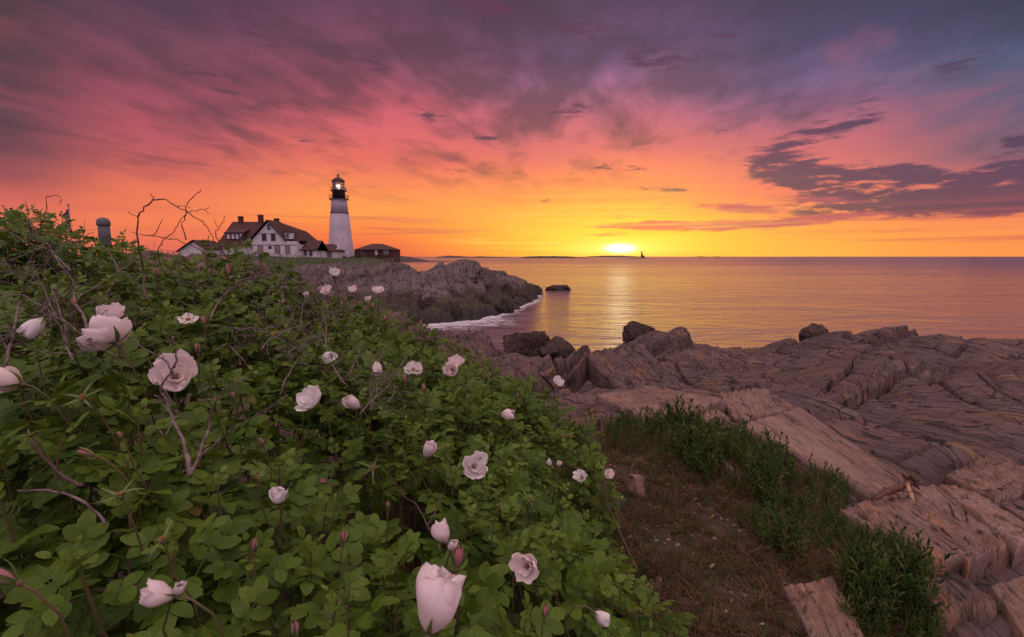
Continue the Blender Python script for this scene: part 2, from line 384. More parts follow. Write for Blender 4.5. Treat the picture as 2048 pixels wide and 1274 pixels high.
# ================================================================ near shore (one sheet: bank, ledges, sea bed)
def zat(px, py, Y): return P(px, py, Y).z
def ptsY(lst):
    pts = []; vals = []
    for t in lst:
        if len(t) == 3:
            p = P(*t); pts.append((p.x / p.y, math.log(p.y))); vals.append(p.z)
        else:
            px, z, Y, _ = t; pts.append(((px - 1024) / 1000.0, math.log(Y))); vals.append(z)
    return pts, vals
near_pts = [(1000,742,20),(1040,750,19),(1100,736,21),(1180,706,23),(1240,686,24),(1320,676,24),(1400,668,24),(1460,688,25),(1500,706,26),(1550,712,27),(1600,692,26),
 (1650,674,25),(1740,662,25),(1800,668,25),(1900,668,26),(1970,673,26),(2048,690,26),(2250,710,26),
 (1170,735,14),(1260,712,12.5),(1340,745,11.5),(1420,735,13.5),(1520,760,13),(1650,750,14),(1800,745,14),(1950,745,14),(2100,760,14),
 (1200,790,8.2),(1300,785,8.4),(1400,795,8),(1480,800,7.6),(1600,800,9),(1750,800,10),(1900,810,10),(2048,820,10),(2250,840,10),
 (1300,828,6.4),(1420,850,5.6),(1500,835,6.0),(1650,880,6.2),(1750,900,6.4),(1850,885,7.4),(1980,880,7.4),(2100,900,7.2),
 (1800,955,5.0),(1930,940,5.9),(2060,985,4.7),(1250,930,3.9),(1400,900,4.2),(1500,930,3.9),(1620,960,4.0),(1700,1010,3.7),(1850,1010,4.0),(1980,1040,3.7),
 (1350,1050,3.1),(1500,1080,2.9),(1650,1110,2.7),(1800,1130,2.75),(1950,1170,2.9),(2048,1150,3.1),(2200,1150,3.1),
 (1250,1200,2.35),(1450,1274,2.0),(1600,1274,2.05),(1800,1274,2.15),(2000,1274,2.2),(2200,1274,2.2),
 (1100,752,17),(1400,716,19),(1600,722,19),(1800,710,19),(2048,718,19),(900,672,34),(955,670,32),(870,695,24),(960,715,24),(700,592,40),(760,635,36),(820,662,36),(600,566,42),(400,525,42)]
near_pts += [(700,5.0,30,0),(700,5.5,20,0),(700,5.8,12,0),(820,3.0,30,0),(820,4.2,20,0),(900,2.6,28,0),(600,5.6,30,0),(1965,5.6,2.95,0),(2060,5.45,3.1,0),(2000,4.9,5.4,0),(2080,4.8,5.6,0),(920,3.6,18,0),(960,4.4,14,0)]
near_pts += [(px, 6.33, Y, 0) for px in (-600, 0, 500, 900) for Y in (.4, 1, 2, 3.4)] + [(1300, 6.36, Y, 0) for Y in (.4, 1., 1.6)] + [(1800, 6.3, .6, 0), (2600, 6.2, .6, 0), (2600, 6.0, 1.6, 0), (2600, 5.6, 4, 0)]
near_pts += [(px, 6.2, Y, 0) for px in (-600, 0, 400) for Y in (6, 12, 22, 44)] + [(820, 5.4, 8, 0), (850, 4.8, 13, 0), (1050, 5.6, 7, 0), (1050, 4.6, 12, 0), (1100,6.2,5.0,0), (1000,6.1,5.4,0)]
near_pts += [(px, -1.8, Y, 0) for px, Y in ((1010,34),(1100,32),(1240,33),(1400,33),(1550,33),(1700,33),(1900,34),(2100,34),(2400,34),(840,46),(950,46),(1100,46),(1400,46),(1800,46),(2400,46),(900,60),(1300,60),(2000,60))]
NF = tps(*ptsY(near_pts), lam=3e-3)
SOILP = [(1180,860),(1230,825),(1330,828),(1440,855),(1500,900),(1560,930),(1640,960),(1690,1000),(1720,1060),(1800,1100),(1840,1180),(1880,1274),(1900,1500),(0,1500),(0,500),(640,560),(900,740),(1080,800)]
def inpoly(px, py, poly):
    r = np.zeros(np.shape(px), bool); n = len(poly)
    for i in range(n):
        x0, y0 = poly[i]; x1, y1 = poly[(i + 1) % n]
        c = ((y0 > py) != (y1 > py)) & (px < (x1 - x0) * (py - y0) / ((y1 - y0) + 1e-9) + x0); r ^= c
    return r
# the turf bank as a plan outline on the ground (metres)
def plan(px, py):
    """hit the mean bank plane (1.66 m under the eye, falling seawards)"""
    d = P(px, py, 1.0) - Vector((0, 0, EYE)); Y = 1.72 / -d.z; return (d.x * Y, Y)
SOILPLAN = [plan(*p) for p in SOILP if 800 < p[1] < 1400]
SOILPLAN = SOILPLAN + [(2.0, .2), (-8, .2), (-12, 14), (-3.2, 9), (-0.8, 6.8), (0.2, 6.4)]
def near_base(x, y):
    return NF(x / y, np.log(y))
def near_z(x, y):
    b = near_base(x, y)
    so = soft_soil(x, y)
    k = .75 + .5 * sst(8, 20, y)
    amp = (.55 + .75 * sst(5, 14, y))
    d = rocky(x, y, k, 3) * amp * (1 - so * .96)
    zz = b + d * sst(-2.5, 1.0, b) - .62 * sst(13, 21, y) * sst(0, .12, x / y)
    return zz + so * .03 * fbm(x * 4, y * 4, 3, 5)
def soft_soil(x, y):
    """1 on the turf bank, 0 on the rock; edge softened by sampling"""
    a = 0
    for dx, dy in ((0,0),(.12,0),(-.12,0),(0,.14),(0,-.14),(.2,.2),(-.2,-.2),(.2,-.2),(-.2,.2)):
        a = a + inpoly(x + dx + .12 * gn(x * 3, y * 3, 8), y + dy + .12 * gn(x * 3, y * 3, 18), SOILPLAN)
    return a / 9.0
def grid_faces(nr, ncol):
    i = np.arange(nr - 1)[:, None] * ncol + np.arange(ncol - 1)[None]
    return np.stack([i, i + 1, i + 1 + ncol, i + ncol], -1).reshape(-1, 4)
def build_near():
    az = np.r_[np.linspace(-1.35, -.2, 110, endpoint=False), np.linspace(-.2, 1.12, 960, endpoint=False), np.linspace(1.12, 1.6, 30)]; ly = np.log(np.r_[np.geomspace(.3, 2, 90, endpoint=False), np.geomspace(2, 31, 960, endpoint=False), np.geomspace(31, 62, 40)])
    U, L = np.meshgrid(az, ly); Y = np.exp(L); X = U * Y
    Z = near_z(X.ravel(), Y.ravel()).reshape(X.shape)
    so = soft_soil(X.ravel(), Y.ravel())
    gr = sst(-.3, .3, fbm(X.ravel() * .8, Y.ravel() * .8, 3, 40)) * so * (Y.ravel() > 5)
    me = np_mesh('ground', np.stack([X, Y, Z], -1).reshape(-1, 3), grid_faces(*X.shape), attrs={'soil': so, 'grass': gr})
    o = link('ground', me, M['shore']); tag(o, kind='structure')
    return o
build_near()

# ================================================================ headland
hl = [(690,545,85),(650,522,100),(600,530,90),(560,526,95),(700,519,130),(760,519,128),(640,516,140),(560,512,126),(480,508,126),(790,522,92),(740,524,96),(700,532,88),(640,545,84),
 (812,527,92),(832,531,90),(848,552,92),(862,534,86),(890,528,84),(920,523,82),(960,531,84),(1000,548,89),(1040,558,96),(1062,569,106),(1074,577,116),
 (1064,600,92),(1030,616,77),(1000,628,70),(930,643,62.5),(880,643,61.5),(840,655,57),(905,598,70),(825,602,67),(960,598,75),(1010,590,82),(740,585,70),(850,578,73),(920,560,77),(980,566,82),(770,555,80),(700,575,74),(640,575,72),(780,620,63),(800,540,86),(760,540,88)]
hp = []; hv = []
for a in hl: p = P(*a); hp.append((p.x / 30, p.y / 30)); hv.append(p.z)
def hadd(px, z, Y):
    p = P(px, 513, Y); hp.append((p.x / 30, p.y / 30)); hv.append(z)
for a in [(870,-3,125),(960,-3,125),(1080,-3,140),(820,-2,150),(800,5.5,150),(840,-3,190),(700,6.8,175),(600,7,175),(400,7,150),(300,7,150),(560,7,200),(820,-3,230),(1100,-3,100),(1090,-3,80),(1040,-3,64),(950,-3,55),(860,-2.5,52),
          (400,6.6,100),(250,6.4,100),(250,6.6,130),(0,6.2,110),(0,6.2,150),(300,6.4,70),(500,6,60),(620,4.8,60),(700,3.6,55),(-300,6.5,100),(-300,6.5,160),(1200,-3,120),(1088,-3,112),(1094,-3,120),(1100,-3,110)]: hadd(*a)
HF = tps(hp, hv, lam=1e-3)
def head_z(x, y):
    b = HF(x / 30, y / 30)
    pxh = 1024 + 1000 * x / y
    gr = (1 - sst(-.47, -.41, x / y)) + sst(112, 118, y + 3 * gn(x / 6, y / 6, 4)) * sst(0, 1.2, b - 4.5) + sst(88, 95, y) * (1 - sst(-28, -23, x + 2 * gn(y / 5, x / 5, 8))) + (1 - sst(-42, -36, x + .12 * (y - 85))) * .9
    gr = np.clip(gr, 0, 1)
    d = rocky(x, y, 2.6, 21, 1.6) * .75 + 1.5 * fbm(x / 7, y / 7, 4, 33) * .55 + .28 * (1 - 2 * np.abs(fbm(x / 2.2, y / 2.2, 3, 44)))
    cl = 1 - (1 - gr) * 1.0
    d = d * (1 - gr) + .15 * fbm(x / 5, y / 5, 2, 3) * gr
    return b + d * sst(-3, 1, b) - (1 - gr) * sst(2, 5, b) * .75, gr
def build_head():
    xs = np.arange(-150, 24, .28); ys = np.r_[np.arange(50, 120, .3), np.arange(120, 235, .8)]
    X, Y = np.meshgrid(xs, ys); Z, gr = head_z(X.ravel(), Y.ravel())
    me = np_mesh('headland', np.stack([X.ravel(), Y.ravel(), Z], -1), grid_faces(*X.shape), attrs={'soil': gr * 0, 'grass': gr})
    o = link('headland', me, M['headland']); tag(o, kind='structure')
build_head()

# ================================================================ sea
def build_sea():
    m, nt, b = newmat('sea_water')
    g = nt.nodes.new('ShaderNodeNewGeometry'); x, y, z = xyz(nt, g.outputs['Position'])
    b.inputs['Base Color'].default_value = (.12, .05, .08, 1); b.inputs['IOR'].default_value = 1.6; b.inputs['Specular IOR Level'].default_value = .8
    r = (x * x + y * y)._m('SQRT')
    n1 = noise(nt, vec(nt, x * .55, y, 0),   .42, 5, .66, .4); n2 = noise(nt, vec(nt, x * .6, y, 5), 2.4, 4, .6, .3); n3 = noise(nt, vec(nt, x * .4, y, 9), .09, 4, .6, .6)
    n4 = noise(nt, vec(nt, x * .25, y, 3), .012, 3, .6, .5)
    h = n1 * .8 + n2 * .2 + n3 * 2.6
    bm = bump(nt, b, h, .34, 1.0)
    # calmer, mirror-like slicks further out, ruffled water between them
    st = (1 - r.step(60, 900, False) * .75) * (n4.step(.3, .7) * .5 + .6) * 1.0
    nt.links.new(st.v, bm.inputs['Strength'])
    ro = r.step(30, 900, False) * .17 + .10 + n4.step(.4, .7) * .05
    nt.links.new(ro.v, b.inputs['Roughness'])
    mb = MB(); mb.add([(-30000, 20, 0), (30000, 20, 0), (30000, 45000, 0), (-30000, 45000, 0)], [(0, 1, 2, 3)])
    o = mb.build('sea', m); tag(o, kind='structure')
    # sea floor under everything so that nothing is open at the side
    mb = MB(); mb.add([(-30000, -200, -6), (30000, -200, -6), (30000, 45000, -6), (-30000, 45000, -6)], [(0, 1, 2, 3)])
    tag(mb.build('sea_floor', simple('sea_floor', (.03, .03, .03))), kind='structure')
    # broken white water where the swell runs on to the headland
    m, nt, b = newmat('foam'); g = nt.nodes.new('ShaderNodeNewGeometry'); x, y, z = xyz(nt, g.outputs['Position'])
    at = nt.nodes.new('ShaderNodeAttribute'); at.attribute_name = 'edge'; ed = E(nt, at.outputs['Fac'])
    wv = noise(nt, g.outputs['Position'], .35, 3) - .5
    n = noise(nt, vec(nt, x * .35 + wv * 2, y * 1.3 + x * .25 + wv * 3, 0), 1.5, 7, .68, .8)
    b.inputs['Base Color'].default_value = (.72, .66, .72, 1); b.inputs['Roughness'].default_value = .6
    nt.links.new(((n * 1.5 + ed * .42 - .72).step(.12, .5) * .85 * ed.step(0, .25)).v, b.inputs['Alpha'])
    # the strip follows the water's edge of the rocks
    edge = [(835,652),(870,645),(900,642),(935,641),(975,634),(1005,627),(1040,614),(1066,602),(1075,590)]
    base = []
    for px, py in edge:
        d = P(px, py, 1.0) - Vector((0, 0, EYE)); k = -EYE / d.z; base.append(Vector((d.x * k, k)))
    gx, gy = np.meshgrid(np.arange(-26, 14, .4), np.arange(48, 122, .4)); X, Y = gx.ravel(), gy.ravel(); D = np.full(X.shape, 1e9); T = np.zeros(X.shape)
    for q in range(len(base) - 1):
        a, c = base[q], base[q + 1]; d = c - a; t = np.clip(((X - a.x) * d.x + (Y - a.y) * d.y) / d.length_squared, 0, 1)
        dd = np.hypot(X - a.x - t * d.x, Y - a.y - t * d.y); T = np.where(dd < D, (q + t) / (len(base) - 1), T); D = np.minimum(D, dd)
    wid = 11 * np.exp(-((T - .2) / .26) ** 2) + 1.8
    me = np_mesh('sea_foam', np.stack([X, Y, X * 0 + .012], -1), grid_faces(*gx.shape), attrs={'edge': np.clip(1 - D / wid, 0, 1) ** .8})
    tag(link('sea_foam', me, m), 'white foam washing round the foot of the rocky headland', kind='stuff')
build_sea()

# ================================================================ far islands and capes
def island(name, x0, x1, py0, Y, hs, mat, label=None, depth=80, n=60, sd=1):
    a, b_ = P(x0, py0, Y), P(x1, py0, Y); V = []; nd = 7
    for i in range(n):
        t = i / (n - 1); h = np.interp(t, *zip(*hs)); x = a.x + (b_.x - a.x) * t
        h = h * (1 + .12 * float(fbm(np.array([t * 14.0]), np.array([sd * 3.3]), 3, sd)[0])) + h * .06 * random.random()
        for j in range(nd):
            q = j / (nd - 1); V.append((x, Y + depth * q, -1 + (h + 1) * math.sin(math.pi * q) ** .6 if 0 < q < 1 else -1.0))
    me = np_mesh(name, np.array(V), grid_faces(n, nd)); o = link(name, me, mat)
    tag(o, kind='structure'); return o
random.seed(4)
M['farland'] = simple('far_land', (.05, .032, .026), .9, .5, .02, c2=(.085, .05, .035))
island('wooded_cape', 760, 905, 515, 700, [(0,9.5),(.15,9),(.27,7.4),(.42,4.6),(.5,2.6),(.56,1.3),(.8,1.0),(1,.2)], M['farland'], sd=2, depth=120)
island('long_shore', 870, 1030, 514, 3200, [(0,6),(.12,14),(.3,10),(.42,6),(.55,9),(.7,7),(.85,4),(1,1)], M['farland'], sd=3, depth=300)
island('low_island', 1040, 1190, 514, 2300, [(0,1),(.1,8),(.3,10),(.55,9.5),(.72,8),(.8,3),(.9,2),(1,.6)], M['farland'], sd=4, depth=200)
island('far_shore', 1170, 1300, 512.5, 6500, [(0,4),(.3,18),(.6,20),(.8,12),(1,3)], M['farland'], sd=5, depth=500)
island('reef', 1228, 1312, 514, 1900, [(0,.4),(.3,1.6),(.55,2.4),(.7,2.8),(.8,1.2),(.88,.2),(.95,1.2),(1,.2)], M['farland'], sd=6, depth=60)
island('low_reef', 1396, 1424, 512, 6000, [(0,2),(.3,9),(.7,8),(1,2)], M['farland'], sd=7, depth=200)
island('flat_reef', 1430, 1458, 512.3, 6000, [(0,2),(.4,9),(.7,4),(1,2)], M['farland'], sd=8, depth=200)
# ================================================================ buildings on the point
M['white'] = simple('white_clapboard', (.68, .60, .67), .6, .1, 1.2)
M['tower'] = simple('white_masonry', (.60, .50, .60), .65, .2, .7, bd=.03)
M['roof'] = simple('red_shingle', (.075, .022, .02), .85, .4, 2.0, bd=.05)
M['brick'] = simple('red_brick', (.085, .030, .026), .85, .3, 1.5, bd=.02)
M['black'] = simple('black_iron', (.012, .009, .011), .5, .2)
M['dark'] = simple('window_glass', (.025, .018, .03), .15, .3, .5)
M['shutter'] = simple('dark_shutter', (.05, .03, .045), .6)
M['trim'] = simple('belt_trim', (.16, .10, .13), .6)
M['rail'] = simple('weathered_rail', (.30, .22, .22), .8)
M['curtain'] = simple('drawn_blind', (.34, .22, .2), .8)
gm, gnt, gb = newmat('lantern_glass'); gb.inputs['Base Color'].default_value = (.9, .85, .9, 1); gb.inputs['Roughness'].default_value = .05; gb.inputs['Alpha'].default_value = .3; M['glass'] = gm
lm, lnt, lb = newmat('lamp_light'); lb.inputs['Emission Color'].default_value = (1, .86, .68, 1); lb.inputs['Emission Strength'].default_value = 7; M['lamp'] = lm
fm, fnt, fb = newmat('fresnel_lens'); fb.inputs['Base Color'].default_value = (.9, .8, .6, 1); fb.inputs['Roughness'].default_value = .1; fb.inputs['Emission Color'].default_value = (1, .8, .55, 1); fb.inputs['Emission Strength'].default_value = .8; M['lens'] = fm

def win(px0, py0, px1, py1, Y, parent, mat='dark', name='window', frame=.0, fm='white', t=.12, bars=True):
    """window set in a wall plane at depth Y, frame proud of the wall, pane behind it"""
    a, b = P(px0, py1, Y), P(px1, py0, Y)
    m = MB(); m.box(a.x, b.x, Y - .04, Y + .05, a.z, b.z); o = m.build(name, M[mat], parent)
    if frame:
        m = MB(); x0, x1, z0, z1 = a.x, b.x, a.z, b.z; f = frame
        m.box(x0 - f, x0, Y - .09, Y - .003, z0 - f, z1 + f); m.box(x1, x1 + f, Y - .09, Y - .003, z0 - f, z1 + f)
        m.box(x0, x1, Y - .088, Y - .003, z1, z1 + f); m.box(x0, x1, Y - .1, Y - .003, z0 - f, z0)
        if bars: m.box(x0, x1, Y - .07, Y - .042, (z0 + z1) / 2 - .04, (z0 + z1) / 2 + .04)
        m.build('frame', M[fm], o)
    return o
def lighthouse():
    Y = 142.0; c = P(683, 520, Y); t = P(678.5, 350, Y); s = Y / 1000 / 1.0
    root = empty('lighthouse', (c.x, Y, c.z)); H = lambda py: P(680, py, Y).z - c.z
    tag(root, 'tall white tapering lighthouse with a black lantern room and its lamp lit', 'lighthouse')
    cx, cz = c.x, c.z
    k = Y / 1000 * .985
    m = MB(); m.lathe((cx, Y, cz), [(26.2*k, -1.5), (26.0*k, 0), (25.0*k, H(508)), (22.6*k, H(480)), (20.2*k, H(455)), (18.0*k, H(431)), (16.9*k, H(427))], 40); m.build('tower', M['tower'], root, True)
    m = MB(); m.lathe((cx, Y, cz), [(16.8*k, H(427)-.1), (18.2*k, H(427)), (18.3*k, H(425.5)), (16.8*k, H(425.3))], 40); m.build('belt_course', M['trim'], root)
    m = MB(); m.lathe((cx, Y, cz), [(16.7*k, H(425.2)), (15.2*k, H(403)), (15.1*k, H(401)), (18.0*k, H(399.6))], 40); m.build('upper_tower', M['tower'], root, True)
    def gallery(name, r, py, h):
        z = H(py); m = MB(); m.lathe((cx, Y, cz), [(r*.8, z - .32), (r, z - .2), (r, z), (r*.75, z)], 36); g = m.build(name, M['black'], root)
        n = 18; m = MB()
        for i in range(n):
            a = 2*math.pi*i/n; x, y = cx + (r-.08)*math.cos(a), Y + (r-.08)*math.sin(a); m.tube([(x, y, cz+z), (x, y, cz+z+h)], .035, 4)
        for hh in (.5, .98):
            m.tube([(cx + (r-.08)*math.cos(2*math.pi*i/36), Y + (r-.08)*math.sin(2*math.pi*i/36), cz+z+h*hh) for i in range(37)], .03, 4)
        m.build('railing', M['black'], g)
    gallery('gallery', 18.8*k, 398, 1.05)
    m = MB(); m.lathe((cx, Y, cz), [(12.4*k, H(398)), (12.3*k, H(383)), (12.6*k, H(381.6))], 32); m.build('watch_room', M['black'], root, True)
    gallery('upper_gallery', 15.4*k, 381, .8)
    r = 11.2 * k
    m = MB(); m.lathe((cx, Y, cz), [(r, H(381)), (r, H(380))], 16); m.build('lantern_base', M['black'], root)
    m = MB(); 
    for i in range(16):
        a = 2*math.pi*(i+.5)/16; b = 2*math.pi*(i+1.5)/16
        p = [(cx+r*.97*math.cos(q), Y+r*.97*math.sin(q)) for q in (a, b)]
        m.add([(p[0][0], p[0][1], cz+H(380)), (p[1][0], p[1][1], cz+H(380)), (p[1][0], p[1][1], cz+H(363)), (p[0][0], p[0][1], cz+H(363))], [(0,1,2,3)])
    gl = m.build('lantern_glass', M['glass'], root)
    m = MB()
    for i in range(16):
        a = 2*math.pi*(i+.5)/16; m.tube([(cx+r*math.cos(a), Y+r*math.sin(a), cz+H(380.5)), (cx+r*math.cos(a), Y+r*math.sin(a), cz+H(362.5))], .05, 4)
    for py in (380, 374.5, 369, 363.4):
        m.tube([(cx+r*math.cos(2*math.pi*(i+.5)/16), Y+r*math.sin(2*math.pi*(i+.5)/16), cz+H(py)) for i in range(17)], .045, 4)
    m.build('glazing_bar', M['black'], gl)
    # black blind on the landward third of the glass
    m = MB(); rr = r * .9
    for i in range(8):
        a0, a1 = R(150 + i*13), R(150 + (i+1)*13)
        m.add([(cx+rr*math.cos(a0), Y+rr*math.sin(a0), cz+H(379.5)), (cx+rr*math.cos(a1), Y+rr*math.sin(a1), cz+H(379.5)), (cx+rr*math.cos(a1), Y+rr*math.sin(a1), cz+H(364)), (cx+rr*math.cos(a0), Y+rr*math.sin(a0), cz+H(364))], [(0,1,2,3)])
    m.build('blind', M['shutter'], root)
    m = MB(); m.lathe((cx, Y, cz), [(.3, H(380)), (.35, H(377))], 12); m.lathe((cx, Y, cz), [(.38, H(377)), (.62, H(375)), (.66, H(371.5)), (.5, H(369)), (.2, H(368))], 16); m.build('lens', M['lens'], root, True)
    m = MB(); m.lathe((cx+.2, Y-.75, cz), [(.02, H(375.2)), (.34, H(374.4)), (.46, H(372.8)), (.34, H(371.2)), (.02, H(370.4))], 14); m.build('lamp', M['lamp'], root, True)
    m = MB(); m.lathe((cx, Y, cz), [(12.2*k, H(364)), (13.0*k, H(362.6)), (9.5*k, H(358.6)), (5*k, H(355.5)), (1.9*k, H(354)), (1.4*k, H(352.6))], 24); ro = m.build('lantern_roof', M['roof'], root)
    m = MB(); m.lathe((cx, Y, cz), [(.12, H(352.6)), (.14, H(351.6)), (.3, H(351.2)), (.34, H(350)), (.22, H(349)), (.05, H(348.6)), (.02, H(346.5))], 12); m.build('ventilator_ball', M['black'], ro, True)
    # narrow window and small dark port
    for (x, y0, y1, w) in ((692, 467.5, 475.5, 3.0), (688, 403.2, 405.2, 2.0)):
        a = P(x - w/2, y1, Y); b = P(x + w/2, y0, Y); rr = (19.6 if y0 > 420 else 15.3) * k; dx = (a.x + b.x)/2 - cx; yy = Y - math.sqrt(max(rr*rr - dx*dx, 0))
        m = MB(); m.box(a.x, b.x, yy - .12, yy + .5, a.z, b.z); m.build('window', M['dark'], root)
    a = P(691, 516.5, Y); b = P(698, 512, Y); m = MB(); yy = Y - 23.6*k
    m.box(a.x, b.x, yy - .35, yy + .6, b.z - .18, b.z); m.box(a.x, a.x + .25, yy - .35, yy + .6, a.z, b.z - .18); m.build('bracket', M['black'], root)
lighthouse()

def house():
    Yf = 124.0; o = P(520, 515, Yf); root = empty('keepers_house', (o.x, Yf, o.z))
    tag(root, 'white keeper house with dark red roof, three chimneys and a big front gable', 'house')
    X = lambda px, Y=Yf: P(px, 480, Y).x
    Z = lambda py, Y=Yf: P(520, py, Y).z
    zb = Z(521)
    Yb = Yf + 1.2                                            # main block sits behind the gable front
    # walls
    m = MB(); m.box(X(434), X(597), Yb, Yb + 11, zb, Z(489)); m.box(X(568.6), X(594), Yf + .02, Yb, zb, Z(483)); 
    wl = m.build('wall', M['white'], root)
    g = [(X(505), Z(519)), (X(594), Z(519)), (X(594), Z(483)), (X(571), Z(482)), (X(537.5), Z(445)), (X(496), Z(488.5)), (X(505), Z(489.5))]
    m = MB(); m.slab([(x, Yf, z) for x, z in g], (0, .3, 0)); m.build('gable_wall', M['white'], root)
    # main hipped roof
    rY = Yb + 5.5; zr = P(520, 443.5, rY).z
    rl, rr = P(465, 443, rY).x, P(557, 443, rY).x; el, er = X(426), X(599.5)
    ze = Z(492.5, Yb); zr_e = Z(481)
    e = [(el, Yb - .5, ze), (er, Yb - .5, ze + (zr_e - ze)), (er, Yb + 11.5, zr_e), (el, Yb + 11.5, ze)]
    kx = X(581); kz = Z(458.5)
    m = MB()
    v = e + [(rl, rY, zr), (rr, rY, zr)] + [(X(571), Yb - .5, ze)] + [(kx, Yb + 2.4, kz), (kx, Yb + 8.6, kz)]
    m.add(v, [(0, 6, 5, 4), (6, 1, 7, 5), (1, 2, 8, 7), (7, 8, 5), (2, 3, 4, 5), (2, 5, 8), (3, 0, 4), (0, 3, 2, 1, 6)])
    rf = m.build('roof', M['roof'], root)
    # gable roof: two thick slabs running back from the front
    ap = (X(537.5), Z(441.5)); lb_ = (X(491.5), Z(490)); rb = (X(572), Z(483)); th = .28
    m = MB()
    for a, b in ((ap, lb_), (rb, ap)):
        m.slab([(a[0], Yf - .55, a[1]), (a[0], rY, a[1]), (b[0], rY, b[1]), (b[0], Yf - .55, b[1])], (0, 0, th))
    m.build('gable_roof', M['roof'], root)
    for px0, px1, pt in ((478.6, 485, 432.5), (518.2, 525.2, 429.6), (549.8, 556.8, 436.8)):
        m = MB(); a = P(px0, 450, rY); b = P(px1, pt, rY); m.box(a.x, b.x, rY - .45, rY + .45, a.z, b.z); m.box(a.x - .08, b.x + .08, rY - .53, rY + .53, b.z - .3, b.z - .05); m.build('chimney', M['brick'], rf)
    # trim belts
    m = MB(); m.box(X(519), X(558), Yf - .07, Yf - .003, Z(467.4), Z(466.3)); m.box(X(505), X(594.5), Yf - .08, Yf - .003, Z(490.2), Z(489.1)); m.build('belt_trim', M['trim'], root)
    m = MB(); m.box(X(504.8), X(506), Yf - .1, Yf - .003, Z(519), Z(490.4)); m.build('corner_board', M['white'], root); m = MB(); m.box(X(593), X(594.6), Yf - .1, Yf - .003, Z(519), Z(483.5)); m.build('corner_board', M['white'], root)
    # windows in the gable front
    win(534.6, 448.6, 540.6, 459.4, Yf, root, frame=.12); win(525.2, 468, 531.8, 480.8, Yf, root, frame=.12, fm='trim'); win(543.2, 468, 549.8, 480.8, Yf, root, frame=.12, fm='trim')
    win(517.4, 492.5, 525, 508, Yf, root, 'curtain', frame=.14, fm='trim'); win(551.2, 491.5, 558.8, 506, Yf, root, 'curtain', frame=.14, fm='trim'); win(572.2, 492.5, 578.6, 507, Yf, root, 'curtain', frame=.14, fm='trim')
    c = P(540, 495, Yf); m = MB(); m.slab([(c.x + .45*math.cos(R(a)), Yf - .05, c.z + .45*math.sin(R(a))) for a in range(0, 360, 30)], (0, .1, 0)); w = m.build('round_window', M['dark'], root)
    # right dormer
    d0, d1 = X(565.5, Yb), X(581, Yb); y0 = Yb - .2; m = MB(); dm = None
    m.slab([(X(563.5), y0, Z(464.5)), (X(580.5), y0, Z(465)), (X(580.5), y0, Z(477.5)), (X(571), y0, Z(477.5))][::-1], (0, 4.5, 0)); dm = m.build('dormer', M['white'], root)
    m = MB(); m.box(X(562.5), X(581.5), y0 - .3, y0 + 4.8, Z(464.5), Z(462.9)); m.build('dormer_roof', M['roof'], dm)
    win(572.2, 467.2, 578.2, 475.6, y0, root, frame=.12)
    # left shed dormer with a row of four lights
    y0 = Yb + .9; m = MB(); m.box(X(453, y0), X(488, y0), y0, y0 + 4, Z(478.5, y0), Z(465.6, y0)); dl = m.build('dormer', M['shutter'], root)
    m = MB(); m.slab([(X(450, y0), y0 - .4, Z(466.4, y0)), (X(491, y0), y0 - .4, Z(466.4, y0)), (X(489, y0), y0 + 4.2, Z(454, y0)), (X(455, y0), y0 + 4.2, Z(454, y0))], (0, 0, .2)); m.build('dormer_roof', M['roof'], dl)
    for a in (454.3, 463.8, 472.2):
        win(a, 467.4, a + 5.2 - (a > 460) * .8, 477.6, y0, root, 'white', 'shuttered_window')
    m = MB(); m.slab([(X(480.4, y0), y0 - .06, Z(466.8, y0)), (X(486.6, y0), y0 - .06, Z(466.8, y0)), (X(480.4, y0), y0 - .06, Z(475.4, y0))], (0, .05, 0)); m.build('cheek_panel', M['white'], root)
house()
def wing(name, label, px0, px1, ridge, eave, base, Y, dep, openings, ov=6):
    o = P(px0, base, Y); root = empty(name, (o.x, Y, o.z)); tag(root, label, 'outbuilding')
    X = lambda px, y=Y: P(px, 500, y).x
    Z = lambda py, y=Y: P(640, py, y).z
    m = MB(); m.box(X(px0), X(px1), Y, Y + dep, Z(base), Z(eave)); x1 = X(px1); rz = P(640, ridge, Y + dep/2).z
    m.slab([(x1 - .2, Y, Z(eave)), (x1 - .2, Y + dep, Z(eave)), (x1 - .2, Y + dep/2, rz - .1)], (.2, 0, 0)); m.build('wall', M['white'], root)
    m = MB(); xl, xr = X(px0), X(px1) + .35; hip = 0 if ov > 5 else 1.9
    a = [(xl, Y - .4, Z(eave) - .15), (xr, Y - .4, Z(eave) - .15), (xr - hip, Y + dep/2, rz), (xl, Y + dep/2, rz)]; b = [(xl, Y + dep + .4, Z(eave) - .15), (xr, Y + dep + .4, Z(eave) - .15)]
    v = a + b; w = [(p[0], p[1], p[2] + .18) for p in v]; m.add(v + w, [(0,1,2,3),(3,2,5,4),(6,9,8,7),(9,10,11,8),(0,6,7,1),(4,5,11,10),(0,3,9,6),(3,4,10,9),(1,7,8,2),(2,8,11,5),])
    m.add([a[1], b[1], a[2], (a[1][0], a[1][1], a[1][2]+.18), (b[1][0], b[1][1], b[1][2]+.18), (a[2][0], a[2][1], a[2][2]+.18)], [(0,1,2),(3,5,4),(0,3,4,1)])
    m.build('roof', M['roof'], root)
    for t in openings: win(*t[:4], Y, root, *t[4:])
    return root
wing('connecting_wing', 'low white wing with dark red gable roof joined to the house', 594, 633, 482.5, 499.5, 516, 125.5, 6.5,
     [(595.5,501,600.5,514,'shutter','door'),(608.2,501,613.4,510,'dark','window',.1,'trim'),(619.6,501,624,511,'dark','window',.1,'trim')])
